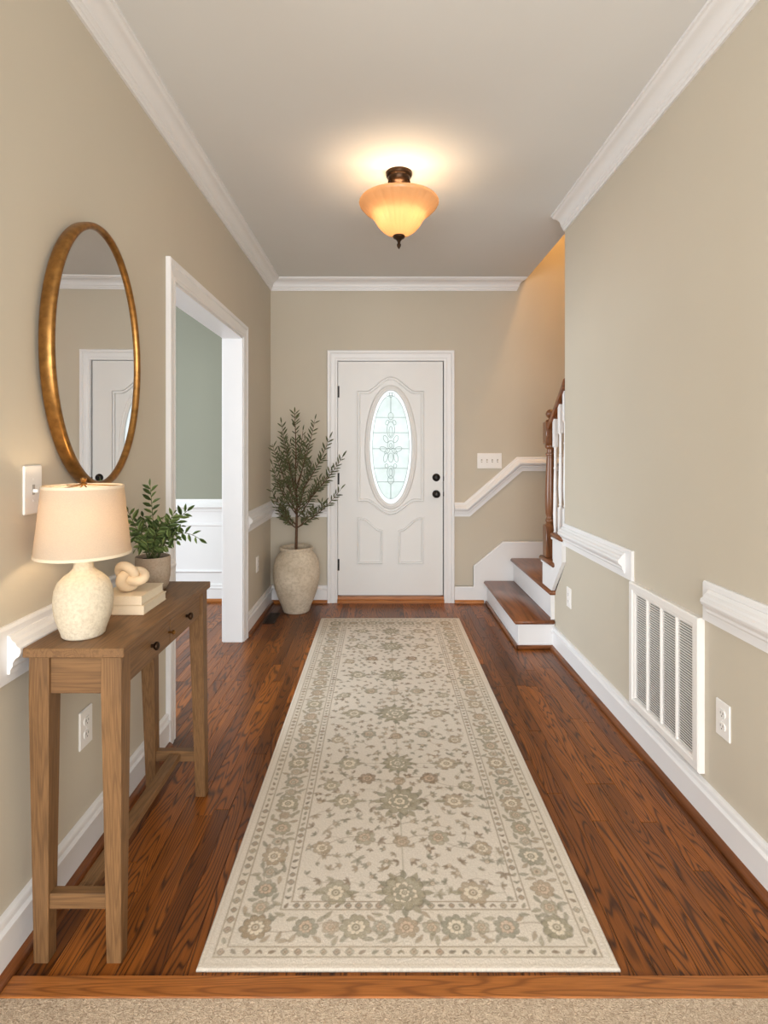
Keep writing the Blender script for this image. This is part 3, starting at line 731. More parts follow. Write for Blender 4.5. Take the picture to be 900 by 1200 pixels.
def outlet(wall, s, z, label):
    o, f = plate('wall_outlet', wall, s, z, 0.078, 0.124, label, 'outlet', 'white wall outlets')
    for v in (-0.021, 0.021):
        bm = NB(); pts = []
        for k in range(20):
            a = 2 * math.pi * k / 20; pts.append((0.018 * math.cos(a), max(-0.0135, min(0.0135, 0.018 * math.sin(a)))))
        A = [bm.verts.new(f(p[0], v + p[1], 0.006)) for p in pts]; B = [bm.verts.new(f(p[0] * 0.95, v + p[1] * 0.95, 0.0095)) for p in pts]
        bm.faces.new(A); bm.faces.new(B[::-1])
        for k in range(20): bm.faces.new((A[k], B[k], B[(k + 1) % 20], A[(k + 1) % 20]))
        rc = obj('receptacle', bm, M['plate'], o)
        for u in (-0.0065, 0.0065):
            bm = NB(); pbox(bm, f, u - 0.0011, u + 0.0011, v - 0.002, v + 0.006, 0.009, 0.0098); obj('slot', bm, M['slot'], rc)
        bm = NB(); pbox(bm, f, -0.002, 0.002, v - 0.010, v - 0.006, 0.009, 0.0098); obj('slot', bm, M['slot'], rc)
    bm = NB(); pbox(bm, f, -0.003, 0.003, -0.003, 0.003, 0.006, 0.008, 0.001); obj('screw', bm, M['plate'], o)
outlet('left', 1.795, 0.433, 'white wall outlet under the console table')
outlet('left', 4.28, 0.444, 'white wall outlet between the opening and the vase')
outlet('right', 1.868, 0.420, 'white wall outlet nearest the camera, beside the grille')
outlet('right', 3.405, 0.420, 'white wall outlet close to the staircase')
def switch(wall, s, z, wd, ht, us, label, tog):
    o, f = plate('light_switch', wall, s, z, wd, ht, label, 'switch', None)
    for u in us:
        t = NB(); pbox(t, f, u - 0.006, u + 0.006, -0.014, 0.014, 0.006, 0.0078, 0.0006); sw = obj('toggle_mount', t, M['grey'], o)
        t = NB(); pbox(t, f, u - 0.0045, u + 0.0045, -0.008, 0.002, 0.007, 0.021, 0.0015); obj('toggle', t, M['plate'], sw)
        for v in (-0.030, 0.030):
            t = NB(); pbox(t, f, u - 0.003, u + 0.003, v - 0.003, v + 0.003, 0.006, 0.008, 0.001); obj('screw', t, M['plate'], o)
switch('left', 1.521, 1.221, 0.080, 0.134, (0,), 'single white toggle switch beside the oval mirror', True)
switch('back', bx_(573.5), bz_(540), 0.213, 0.134, (-0.069, -0.023, 0.023, 0.069), 'wide white four-gang switch plate right of the door', True)

# ================================================================== FLOOR REGISTER
fr = thing('floor_register', (-0.86, 4.35, 0), 'dark metal floor register in front of the big vase', 'floor vent')
bm = NB(); sweep(bm, [(-0.905, 4.22), (-0.815, 4.22), (-0.815, 4.50), (-0.905, 4.50)], [(0, 0), (0, 0.004), (0.012, 0.004), (0.012, 0)], lambda u, v, h: (u, v, h), closed=True); obj('frame', bm, M['bronze'], fr)
bm = NB(); box(bm, -0.894, -0.826, 4.23, 4.49, 0.0004, 0.001); obj('backing', bm, M['slot'], fr)
for k in range(12):
    bm = NB(); box(bm, -0.893, -0.827, 4.238 + k * 0.022, 4.238 + k * 0.022 + 0.009, 0.001, 0.0035); obj('slat', bm, M['bronze'], fr)

# ================================================================== RUG
RX0, RX1, RY0, RY1 = -0.472, 0.609, 1.412, 4.340
def make_rug():
    g = 0.0025
    nx = int(round((RX1 - RX0) / g)); ny = int(round((RY1 - RY0) / g))
    xs = (np.arange(nx + 1) / nx) * (RX1 - RX0); ys = (np.arange(ny + 1) / ny) * (RY1 - RY0)
    W_, L_ = RX1 - RX0, RY1 - RY0
    U, V = np.meshgrid(xs, ys)
    rs = np.random.RandomState(5)
    C = lambda *c: np.array(srgb(*c)[:3])
    cream, cream2 = C(222, 211, 197), C(213, 202, 186)
    sage, taupe, dk, blush, lt = C(157, 148, 124), C(166, 146, 120), C(112, 102, 86), C(206, 180, 156), C(228, 214, 192)
    slate = C(143, 139, 120); brown = C(136, 112, 88)
    img = np.tile(cream, U.shape + (1,)).reshape(U.shape + (3,)).copy()
    # large scale abrash
    def smooth_noise(sx, sy):
        a = rs.rand(int(L_ / sy) + 3, int(W_ / sx) + 3); fy = V / sy; fx = U / sx
        iy = fy.astype(int); ix = fx.astype(int); ty = fy - iy; tx = fx - ix
        ty = ty * ty * (3 - 2 * ty); tx = tx * tx * (3 - 2 * tx)
        return (a[iy, ix] * (1 - tx) + a[iy, ix + 1] * tx) * (1 - ty) + (a[iy + 1, ix] * (1 - tx) + a[iy + 1, ix + 1] * tx) * ty
    img *= (0.94 + 0.09 * smooth_noise(0.25, 0.25))[..., None]
    D = np.minimum(np.minimum(U, W_ - U), np.minimum(V, L_ - V))
    wob = (smooth_noise(0.02, 0.02) - 0.5)
    def blend(sl_, mask, col, a=1.0):
        m = (mask * a)[..., None]; img[sl_] = img[sl_] * (1 - m) + col * m
    FULL = (slice(None), slice(None))
    sm = lambda d, e=0.0022: np.clip(0.5 - d / e / 2, 0, 1)     # d<0 inside
    # border tint and guard bands
    blend(FULL, sm(0.064 - D) * sm(D - 0.182), cream2, 0.55)
    blend(FULL, sm(0.032 - D) * sm(D - 0.064), C(216, 204, 186), 0.7)
    for dd, ww in ((0.033, 0.0016), (0.063, 0.0018), (0.182, 0.0018), (0.210, 0.0018)):
        blend(FULL, sm(np.abs(D - dd) - ww), C(140, 122, 96), 0.85)
    blend(FULL, sm(np.abs(D - 0.012) - 0.002), C(200, 184, 160), 0.5)
    def win(cx, cy, r):
        i0 = max(0, int((cy - r) / L_ * ny)); i1 = min(ny + 1, int((cy + r) / L_ * ny) + 2)
        j0 = max(0, int((cx - r) / W_ * nx)); j1 = min(nx + 1, int((cx + r) / W_ * nx) + 2)
        if i1 <= i0 or j1 <= j0: return None
        s_ = (slice(i0, i1), slice(j0, j1)); return s_, U[s_] - cx, V[s_] - cy
    def flower(cx, cy, r, n, rot, co, ci, cc, a=0.9, outline=dk):
        q = win(cx, cy, r * 1.35)
        if q is None: return
        s_, dx, dy = q; rr = np.hypot(dx, dy); th = np.arctan2(dy, dx) + rot
        jag = wob[s_] * r * 0.20
        lw = min(0.0022, max(0.0011, r * 0.03))
        def layer(rad, k, ph, fill, amp, al, sepa):
            t = th * k / 2 + ph
            pet = rad * (1 - amp + amp * np.abs(np.cos(t)) ** 0.6)
            d = rr - pet + jag
            blend(s_, sm(d), fill, al)
            sep = np.abs(np.cos(t)) * rr                                   # distance-like measure to the petal seams
            blend(s_, sm(d) * sm(sep - lw * 1.1) * (rr > rad * 0.42), outline, sepa)
            blend(s_, sm(d) * sm(np.abs(np.sin(t)) * rr - lw * 0.8) * (rr > rad * 0.5) * (rr < rad * 0.82), lt, 0.5 * al)
            blend(s_, sm(np.abs(d) - lw * 0.8), outline, 0.72 * a)
        layer(r, n, 0.0, co, 0.24, a * 0.92, 0.6 * a)
        if r > 0.02:
            layer(r * 0.60, n, math.pi / 2, ci, 0.28, a, 0.5 * a)
            blend(s_, sm(rr - r * 0.26), co, a); blend(s_, sm(np.abs(rr - r * 0.25) - lw), outline, 0.8 * a)
            blend(s_, sm(rr - r * 0.15), lt, a); blend(s_, sm(rr - r * 0.08), cc, a)
        else:
            blend(s_, sm(rr - r * 0.5), ci, a); blend(s_, sm(rr - r * 0.25), cc, a)
    def leaf(cx, cy, ang, ln, wd, co, a=0.85):
        q = win(cx, cy, ln * 0.8)
        if q is None: return
        s_, dx, dy = q; c, s = math.cos(ang), math.sin(ang)
        u = dx * c + dy * s; v = -dx * s + dy * c + 6.0 * (u * u) * (1 if (int(cx * 977) % 2) else -1)
        t = np.clip(u / ln + 0.5, 0, 1); hw = wd * np.sin(np.pi * t ** 0.8)
        ins = ((u > -ln / 2) & (u < ln / 2))
        m = sm(np.abs(v) - hw) * ins
        blend(s_, m, co, a); blend(s_, sm(np.abs(np.abs(v) - hw) - 0.0009) * ins, dk, 0.5 * a); blend(s_, m * sm(np.abs(v) - 0.0008), dk, 0.3)
    def vine(p0, p1, bend, wd=0.0014, co=brown, a=0.6):
        x0, y0 = p0; x1, y1 = p1; mx, my = (x0 + x1) / 2 - (y1 - y0) * bend, (y0 + y1) / 2 + (x1 - x0) * bend
        n = max(4, int(math.hypot(x1 - x0, y1 - y0) / 0.0035))
        for k in range(n + 1):
            t = k / n; x = (1 - t) ** 2 * x0 + 2 * t * (1 - t) * mx + t * t * x1; y = (1 - t) ** 2 * y0 + 2 * t * (1 - t) * my + t * t * y1
            q = win(x, y, wd * 3)
            if q is None: continue
            s_, dx, dy = q; blend(s_, sm(np.hypot(dx, dy) - wd), co, a)
    def sprig(cx, cy, sc, a=0.8):
        ang = rs.rand() * 6.28; co = [sage, taupe, slate, brown][rs.randint(4)]
        for k in range(rs.randint(3, 6)):
            t = ang + (k - 2) * 0.75 + rs.randn() * 0.2; leaf(cx + math.cos(t) * sc * 0.55, cy + math.sin(t) * sc * 0.55, t, sc * 1.05, sc * 0.2, co, a)
        if rs.rand() < 0.5: flower(cx, cy, sc * 0.36, 5, ang, blush, lt, dk, 0.8)
    # guard bands: little seeds
    def guard(off, step):
        def dot(x, y, ang):
            k = rs.rand(); r = 0.0075 + rs.rand() * 0.0035
            co = [sage, brown, dk, slate][rs.randint(4)]
            if k < 0.55:
                flower(x, y, r, 4, ang, co, blush, dk, 0.85)
            elif k < 0.85: leaf(x, y, ang + rs.randn() * 0.5, 0.022, 0.005, co, 0.8)
            else: leaf(x - 0.004, y, ang + 0.9, 0.016, 0.003, co); leaf(x + 0.004, y, ang - 0.9, 0.016, 0.003, co)
        n = int((L_ - 2 * off) / step)
        for k in range(n + 1):
            y = off + (L_ - 2 * off) * k / n
            dot(off, y, 1.57); dot(W_ - off, y, 1.57)
        n = int((W_ - 2 * off) / step)
        for k in range(1, n):
            x = off + (W_ - 2 * off) * k / n
            dot(x, off, 0.0); dot(x, L_ - off, 0.0)
    guard(0.048, 0.033); guard(0.196, 0.029)
    # main border
    mb = 0.123
    def borderline(p0, p1, n):
        dx, dy = (p1[0] - p0[0]) / n, (p1[1] - p0[1]) / n
        for k in range(n + 1):
            x, y = p0[0] + dx * k, p0[1] + dy * k
            if k < n:
                nx_, ny_ = -dy, dx
                vine((x, y), (x + dx, y + dy), 0.22 * (1 if k % 2 else -1), 0.0015)
                for t, sd in ((0.30, 1), (0.5, -1), (0.7, 1), (0.42, 1.5), (0.6, -1.5), (0.25, -1.3), (0.78, -1.2)):
                    ox = sd * 0.028; L0 = math.hypot(dx, dy)
                    px, py = x + dx * t + nx_ / L0 * ox, y + dy * t + ny_ / L0 * ox
                    leaf(px, py, rs.rand() * 6.28, 0.034, 0.0065, [sage, slate, taupe][rs.randint(3)], 0.75)
                if rs.rand() < 0.9: flower(x + dx * 0.5, y + dy * 0.5, 0.019 + rs.rand() * 0.007, 6, rs.rand(), [taupe, slate, sage][rs.randint(3)], blush, dk, 0.75)
            big = 0.042 if k % 2 == 0 else 0.035
            flower(x, y, big, 9 if k % 2 == 0 else 8, rs.rand(), [slate, sage, taupe][rs.randint(3)], [lt, blush][k % 2], [dk, brown][k % 2], 0.9)
    borderline((mb, mb), (W_ - mb, mb), 6); borderline((mb, L_ - mb), (W_ - mb, L_ - mb), 6)
    borderline((mb, mb), (mb, L_ - mb), 20); borderline((W_ - mb, mb), (W_ - mb, L_ - mb), 20)
    # field: scattered sprigs first
    fx0, fx1, fy0, fy1 = 0.225, W_ - 0.225, 0.225, L_ - 0.225
    cxm = W_ / 2
    pts = []
    for _ in range(9000):
        x, y = fx0 + rs.rand() * (fx1 - fx0), fy0 + rs.rand() * (fy1 - fy0)
        if all((x - a) ** 2 + (y - b) ** 2 > 0.037 ** 2 for a, b in pts): pts.append((x, y))
    for i, (x, y) in enumerate(pts):
        near = sorted(pts, key=lambda p: (p[0] - x) ** 2 + (p[1] - y) ** 2)[1:3]
        if rs.rand() < 0.75: vine((x, y), near[rs.randint(2)], rs.randn() * 0.35, 0.0012, [brown, sage][rs.randint(2)], 0.55)
        sprig(x, y, 0.013 + rs.rand() * 0.013, 0.55 + 0.25 * rs.rand())
    # axis and medallions
    ym = [1.655, 2.085, 2.335, 2.776, 3.248, 3.72, 4.03]
    rm = [0.072, 0.085, 0.062, 0.084, 0.072, 0.072, 0.06]
    vine((cxm, fy0), (cxm, fy1), 0.0, 0.0016, sage, 0.75)
    for y0, r in zip(ym, rm):
        y = y0 - RY0
        for s in (-1, 1): vine((cxm, y), (cxm + s * 0.30, y), 0.0, 0.0014, sage, 0.6)
        for k in range(12): t = k * math.pi / 6; leaf(cxm + math.cos(t) * r * 0.98, y + math.sin(t) * r * 0.98, t, r * 0.50, r * 0.13, [sage, slate][k % 2], 0.85)
        flower(cxm, y, r * 0.9, 10, 0.1, sage, lt, dk, 0.9, C(100, 92, 78)); flower(cxm, y, r * 0.42, 6, 0.3, slate, lt, dk, 0.9)
        for s in (-1, 1):
            flower(cxm + s * 0.205, y, 0.045, 8, 0.2, taupe if s > 0 else sage, lt, dk, 0.85)
            for t in (0, math.pi): leaf(cxm + s * 0.205 + math.cos(t) * 0.05, y, t, 0.04, 0.008, sage, 0.8)
    for i in range(len(ym) - 1):
        y = (ym[i] + ym[i + 1]) / 2 - RY0
        flower(cxm, y, 0.028, 6, 0.0, taupe, blush, dk, 0.85)
        for s in (-1, 1):
            flower(cxm + s * 0.125, y + 0.02, 0.036, 7, 0.4, [sage, brown, slate][i % 3], blush, dk, 0.85)
            flower(cxm + s * 0.265, y - 0.03, 0.033, 7, 0.8, [taupe, sage][i % 2], lt, dk, 0.8)
            vine((cxm, y), (cxm + s * 0.125, y + 0.02), 0.3, 0.0014, brown, 0.6); vine((cxm + s * 0.125, y + 0.02), (cxm + s * 0.265, y - 0.03), -0.3, 0.0014, brown, 0.6)
    # worn, faded weave
    fade = 0.74 + 0.20 * smooth_noise(0.06, 0.05) + 0.22 * smooth_noise(0.012, 0.010)
    img2 = cream * 0.97; k = np.clip(fade, 0, 1)[..., None] * 0.95; img = img * k + img2 * (1 - k)
    img *= (0.95 + 0.10 * rs.rand(*U.shape))[..., None]
    # mesh
    nvx, nvy = nx + 1, ny + 1; T = 0.009
    Z = np.full(U.shape, T) + (rs.rand(*U.shape) - 0.5) * 0.0012
    edge = (D < g * 0.5); Z[edge] = 0.006
    co = np.stack([U + RX0, V + RY0, Z], -1).reshape(-1, 3)
    idx = np.arange(nvx * nvy).reshape(nvy, nvx)
    q = np.stack([idx[:-1, :-1], idx[:-1, 1:], idx[1:, 1:], idx[1:, :-1]], -1).reshape(-1, 4)
    ring = np.concatenate([idx[0, :], idx[1:, -1], idx[-1, -2::-1], idx[-2:0:-1, 0]])
    low = co[ring].copy(); low[:, 2] = 0.0005; base = len(co); nr = len(ring)
    co = np.concatenate([co, low]); r2 = np.roll(np.arange(nr), -1)
    q = np.concatenate([q, np.stack([ring[r2], ring, base + np.arange(nr), base + r2], -1)])
    org = np.array([(RX0 + RX1) / 2, (RY0 + RY1) / 2, 0.0])
    me = bpy.data.meshes.new('runner_rug'); me.vertices.add(len(co)); me.vertices.foreach_set('co', (co - org).astype(np.float32).ravel())
    me.loops.add(q.size); me.loops.foreach_set('vertex_index', q.astype(np.int32).ravel())
    me.polygons.add(len(q)); me.polygons.foreach_set('loop_start', np.arange(0, q.size, 4, dtype=np.int32))
    me.update(calc_edges=True); me.validate()
    at = me.color_attributes.new('weave', 'FLOAT_COLOR', 'POINT')
    colr = np.ones((len(co), 4), np.float32); colr[:base, :3] = img.reshape(-1, 3); colr[base:, :3] = cream * 0.55; colr[:base, :3][(D.reshape(-1) < 0.004)] *= 0.80
    at.data.foreach_set('color', colr.ravel())
    me.materials.append(M['rug'])
    o = link('runner_rug', me, None, org)
    tag(o, 'cream and sage floral runner rug along the hall', 'rug')
make_rug()

# ================================================================== CONSOLE TABLE
TX0, TX1, TY0, TY1, TZ = -0.912, -0.655, 1.408, 2.125, 0.826
tb = thing('console_table', ((TX0 + TX1) / 2, (TY0 + TY1) / 2, 0), 'narrow brown oak console table with two drawers against the left wall', 'table')
bm = NB(); box(bm, TX0, TX1, TY0, TY1, TZ - 0.024, TZ, 0.002); obj('tabletop', bm, M['taby'], tb)
AZ0, AZ1 = TZ - 0.122, TZ - 0.024
lw = 0.052
bm = NB(); box(bm, TX0 + 0.06, TX1 - 0.06, TY0 + 0.018, TY0 + 0.036, AZ0, AZ1, 0.001); obj('apron', bm, M['tabx'], tb)
bm = NB(); box(bm, TX0 + 0.06, TX1 - 0.06, TY1 - 0.036, TY1 - 0.018, AZ0, AZ1, 0.001); obj('apron', bm, M['tabx'], tb)
bm = NB(); box(bm, TX0 + 0.016, TX0 + 0.030, TY0 + 0.06, TY1 - 0.06, AZ0, AZ1, 0.001); obj('apron', bm, M['taby'], tb)
bm = NB(); box(bm, TX1 - 0.050, TX1 - 0.026, TY0 + 0.06, TY1 - 0.06, AZ0, AZ1, 0.001); obj('apron', bm, M['taby'], tb)
LEG = {}
for ix, (xa, xb) in enumerate(((TX0 + 0.010, TX0 + 0.010 + lw), (TX1 - 0.010 - lw, TX1 - 0.010))):
    for iy, (ya, yb) in enumerate(((TY0 + 0.010, TY0 + 0.010 + lw), (TY1 - 0.010 - lw, TY1 - 0.010))):
        bm = NB(); t = 0.038
        sh = 0.012 if iy == 0 else 0.055       # slight splay towards the door
        if ix == 0: x0, x1 = xa, xa + t
        else: x0, x1 = xb - t - 0.010, xb - 0.010
        cyb = (ya + yb) / 2 + sh
        lev = [(xa, xb, ya, yb, AZ1), (xa, xb, ya, yb, AZ0 + 0.0), (x0, x1, cyb - t / 2, cyb + t / 2, 0.0)]
        rg = [[bm.verts.new(p) for p in ((a, c, z), (b, c, z), (b, d, z), (a, d, z))] for a, b, c, d, z in lev]
        for r0, r1 in zip(rg, rg[1:]):
            for k in range(4): bm.faces.new((r0[k], r0[(k + 1) % 4], r1[(k + 1) % 4], r1[k]))
        bm.faces.new(rg[0]); bm.faces.new(rg[-1][::-1])
        bmesh.ops.bevel(bm, geom=[e for e in bm.edges if abs(e.verts[0].co.z - e.verts[1].co.z) > 0.05], offset=0.002, segments=1, affect='EDGES')
        obj('leg', bm, M['tabz'], tb)
        f = 1 - 0.158 / AZ0
        LEG[ix, iy] = (xa + (x0 - xa) * f, xb + (x1 - xb) * f, (ya + yb) / 2 + sh * f)
for iy in (0, 1):
    bm = NB(); yc = LEG[0, iy][2]; box(bm, LEG[0, iy][1] - 0.004, LEG[1, iy][0] + 0.004, yc - 0.014, yc + 0.014, 0.138, 0.178, 0.0015); obj('stretcher', bm, M['tabx'], tb)
xc = (LEG[0, 0][1] + LEG[1, 0][0]) / 2
bm = NB(); box(bm, xc - 0.020, xc + 0.020, LEG[0, 0][2] + 0.013, LEG[0, 1][2] - 0.013, 0.146, 0.170, 0.0015); obj('stretcher', bm, M['taby'], tb)
dy0, dy1 = TY0 + 0.068, TY1 - 0.068; dm = (dy0 + dy1) / 2
for (a, b) in ((dy0, dm), (dm, dy1)):
    bm = NB(); box(bm, TX1 - 0.030, TX1 - 0.018, a + 0.0025, b - 0.0025, AZ0 + 0.012, AZ1 - 0.004, 0.0015); dw = obj('drawer', bm, M['taby'], tb)
    def xlathe(prof, c, seg=18):
        bm = NB(); lathe(bm, prof, (0, 0, 0), seg)
        for v in bm.verts: v.co = Vector((c[0] + v.co.z, c[1] + v.co.x, c[2] + v.co.y))
        return bm
    o = obj('knob', xlathe([(0.005, 0), (0.005, 0.007), (0.010, 0.011), (0.0125, 0.016), (0.011, 0.021), (0.005, 0.024), (0.001, 0.0243)], (TX1 - 0.018, (a + b) / 2, (AZ0 + AZ1) / 2 + 0.004)), M['bronze'], dw, smooth=50)
    if a == dy0:
        o = obj('catch', xlathe([(0.004, 0), (0.004, 0.010), (0.0075, 0.014), (0.0075, 0.019), (0.003, 0.022)], (TX1 - 0.018, b - 0.012, (AZ0 + AZ1) / 2)), M['brass'], dw, smooth=50); o['label'] = 'small brass catch'

# ================================================================== TABLE LAMP
LX, LY = -0.812, 1.512
lm = thing('table_lamp', (LX, LY, TZ), 'lit table lamp with cream plaster base and linen shade', 'lamp')
bp = [(0.050, 0.0), (0.054, 0.004), (0.056, 0.014), (0.062, 0.030), (0.069, 0.052), (0.0735, 0.080), (0.0745, 0.102), (0.0715, 0.126), (0.063, 0.147), (0.048, 0.163), (0.033, 0.174), (0.026, 0.182), (0.024, 0.196), (0.025, 0.222)]
bm = NB(); lathe(bm, bp, (LX, LY, TZ + 0.0005), 40); obj('base', bm, M['lampbase'], lm, smooth=60)
SB, STP = 0.219, 0.408
bm = NB(); pr = []
for k in range(9): t = k / 8; pr.append((0.120 - 0.020 * t, SB + (STP - SB) * t))
pr += [(0.0985 - 0.0, STP), (0.0985, STP - 0.001)] + [(0.1185 - 0.020 * (k / 8), SB + (STP - SB) * (k / 8)) for k in range(7, -1, -1)]
bm = NB(); lathe(bm, pr + [pr[0]], (LX, LY, TZ), 48, cap0=False, cap1=False); bmesh.ops.remove_doubles(bm, verts=bm.verts, dist=1e-5); shd = obj('shade', bm, M['shade'], lm, smooth=60)
for zz, rr in ((SB, 0.1205), (STP - 0.008, 0.1012)):
    bm = NB(); lathe(bm, [(rr, 0), (rr, 0.008), (rr - 0.002, 0.008), (rr - 0.002, 0), (rr, 0)], (LX, LY, TZ + zz), 48, cap0=False, cap1=False); bmesh.ops.remove_doubles(bm, verts=bm.verts, dist=1e-5); obj('trim_band', bm, M['book'], shd, smooth=60)
bm = NB(); lathe(bm, [(0.012, 0.218), (0.012, 0.235), (0.017, 0.24), (0.017, 0.27), (0.012, 0.272)], (LX, LY, TZ), 16); obj('socket', bm, M['brass'], lm, smooth=40)
bm = NB()
hpt = [(LX + 0.045 * math.sin(math.pi * t) * (1 if True else -1), LY, TZ + 0.235 + (STP + 0.004 - 0.235) * t) for t in [k / 10 for k in range(11)]]
tube(bm, hpt, 0.0018, 6); tube(bm, [(2 * LX - p[0], p[1], p[2]) for p in hpt], 0.0018, 6); obj('harp', bm, M['brass'], lm, smooth=180)
for k in range(3):
    a = k * 2.094 + 0.4; bm = NB(); tube(bm, [(LX, LY, TZ + STP + 0.002), (LX + 0.1 * math.cos(a), LY + 0.1 * math.sin(a), TZ + STP - 0.004)], 0.0016, 6); obj('spider_arm', bm, M['brass'], lm)
bm = NB(); lathe(bm, [(0.007, 0), (0.009, 0.004), (0.005, 0.008), (0.008, 0.014), (0.008, 0.019), (0.002, 0.023)], (LX, LY, TZ + STP), 14); obj('finial', bm, M['brass'], lm, smooth=50)
point('lamp_bulb_light', (LX, LY, TZ + 0.315), 1.35, (1.0, 0.77, 0.50), 0.028, lm)

# ================================================================== BOOKS AND KNOT
def book(name, x0, x1, y0, y1, z0, z1, label):
    b = thing(name, ((x0 + x1) / 2, (y0 + y1) / 2, z0), label, 'book', 'books stacked on the console')
    c = 0.003
    bm = NB(); box(bm, x0, x1, y0, y1, z0, z0 + c, 0.0008); obj('cover', bm, M['book'], b)
    bm = NB(); box(bm, x0, x1, y0, y1, z1 - c, z1, 0.0008); obj('cover', bm, M['book'], b)
    bm = NB(); box(bm, x0, x1, y0, y0 + c, z0 + c, z1 - c); obj('spine', bm, M['book'], b)
    bm = NB(); box(bm, x0 + 0.004, x1 - 0.002, y0 + c, y1 - 0.004, z0 + c, z1 - c); obj('page_block', bm, M['page'], b)
book('book', -0.868, -0.724, 1.690, 1.868, TZ + 0.0005, TZ + 0.0285, 'cream linen book lying flat on the console, lower one')
book('book', -0.868, -0.732, 1.693, 1.864, TZ + 0.029, TZ + 0.057, 'cream linen book right under the plaster knot')
kn = NB(); pts = []
kc = Vector((-0.790, 1.745, TZ + 0.057)); ks = 0.0130
for k in range(120):
    t = 2 * math.pi * k / 120
    x_ = math.sin(t) + 2 * math.sin(2 * t); y_ = math.cos(t) - 2 * math.cos(2 * t); z_ = -math.sin(3 * t)
    pts.append(Vector((x_ * 1.12, z_ * 1.25, y_ * 0.86)) * ks)
rot = Euler((R(-14), R(24), R(12))).to_matrix(); pts = [rot @ p for p in pts]
rk = 0.0150; zmin = min(p.z for p in pts); pts = [p + kc + Vector((0, 0, rk - zmin + 0.0002)) for p in pts]
tube(kn, pts, rk, 16, True); ko = obj('decorative_knot', kn, M['knot'], None, origin=kc, smooth=180)
tag(ko, 'cream plaster knot ornament on top of the books', 'ornament')

# ================================================================== LEAF MESHES
def leaf_bm(bm, base, d, up, ln, wd, fold=0.18, curl=0.12):
    d = d.normalized(); s = d.cross(up)
    if s.length < 1e-4: s = d.cross(Vector((1, 0.2, 0)))
    s.normalize(); n = s.cross(d)
    prof = [(0.0, 0.0), (0.2, 0.62), (0.45, 1.0), (0.75, 0.72), (1.0, 0.0)]
    mid = []; Lf = []; Rt = []
    for t, wv in prof:
        c = base + d * (ln * t) - n * (curl * ln * t * t)
        mid.append(bm.verts.new(c))
        if wv > 0:
            Lf.append(bm.verts.new(c + s * wd * wv / 2 + n * (fold * wd * wv))); Rt.append(bm.verts.new(c - s * wd * wv / 2 + n * (fold * wd * wv)))
    for X in (Lf, Rt):
        bm.faces.new((mid[0], X[0], mid[1])); bm.faces.new((mid[1], X[0], X[1], mid[2])); bm.faces.new((mid[2], X[1], X[2], mid[3])); bm.faces.new((mid[3], X[2], mid[4]))

# ================================================================== POTTED PLANT ON THE CONSOLE
PX, PY = -0.826, 2.005
pp = thing('potted_plant', (PX, PY, TZ), 'leafy green plant in a small taupe pot on the console', 'plant')
bm = NB(); lathe(bm, [(0.040, 0), (0.046, 0.003), (0.054, 0.018), (0.059, 0.045), (0.0605, 0.08), (0.060, 0.118), (0.058, 0.120), (0.0555, 0.118), (0.0555, 0.100), (0.0, 0.1)][:-1], (PX, PY, TZ + 0.0005), 36); obj('pot', bm, M['pot'], pp, smooth=50)
bm = NB(); lathe(bm, [(0.0554, 0.101), (0.050, 0.107), (0.02, 0.110)], (PX, PY, TZ), 24); obj('soil', bm, M['soil'], pp, smooth=60)
lv = []
for wv_, ln_ in ((0.0155, 0.044), (0.0145, 0.036), (0.017, 0.040)):
    bm = NB(); leaf_bm(bm, Vector((0, 0, 0)), Vector((0, 1, 0)), Vector((0, 0, 1)), ln_, wv_)
    me = bpy.data.meshes.new('leaf'); bm.to_mesh(me); bm.free(); me.materials.append(M['leaf'])
    for p in me.polygons: p.use_smooth = True
    lv.append(me)
rp = random.Random(4)
def pix(px, py, y): return Vector(((px - 447) * y / 650, y, CAMZ - (py - 526) * y / 650))
stems = [((176, 570), 0.0, 0.03), ((219, 599), 0.03, 0.05), ((233, 631), 0.0, 0.10), ((150, 600), -0.02, 0.02), ((155, 612), 0.05, 0.04), ((203, 603), -0.05, 0.04), ((160, 622), -0.10, 0.05), ((148, 632), -0.04, 0.08),
         ((190, 610), -0.10, 0.02), ((168, 606), 0.05, 0.01), ((207, 634), -0.11, 0.08), ((184, 618), 0.10, 0.0), ((152, 644), 0.04, 0.08), ((200, 618), 0.10, 0.06), ((172, 632), -0.12, 0.03), ((212, 617), 0.08, 0.06), ((182, 640), -0.10, 0.02), ((196, 640), -0.07, 0.04), ((164, 640), -0.06, 0.03)]
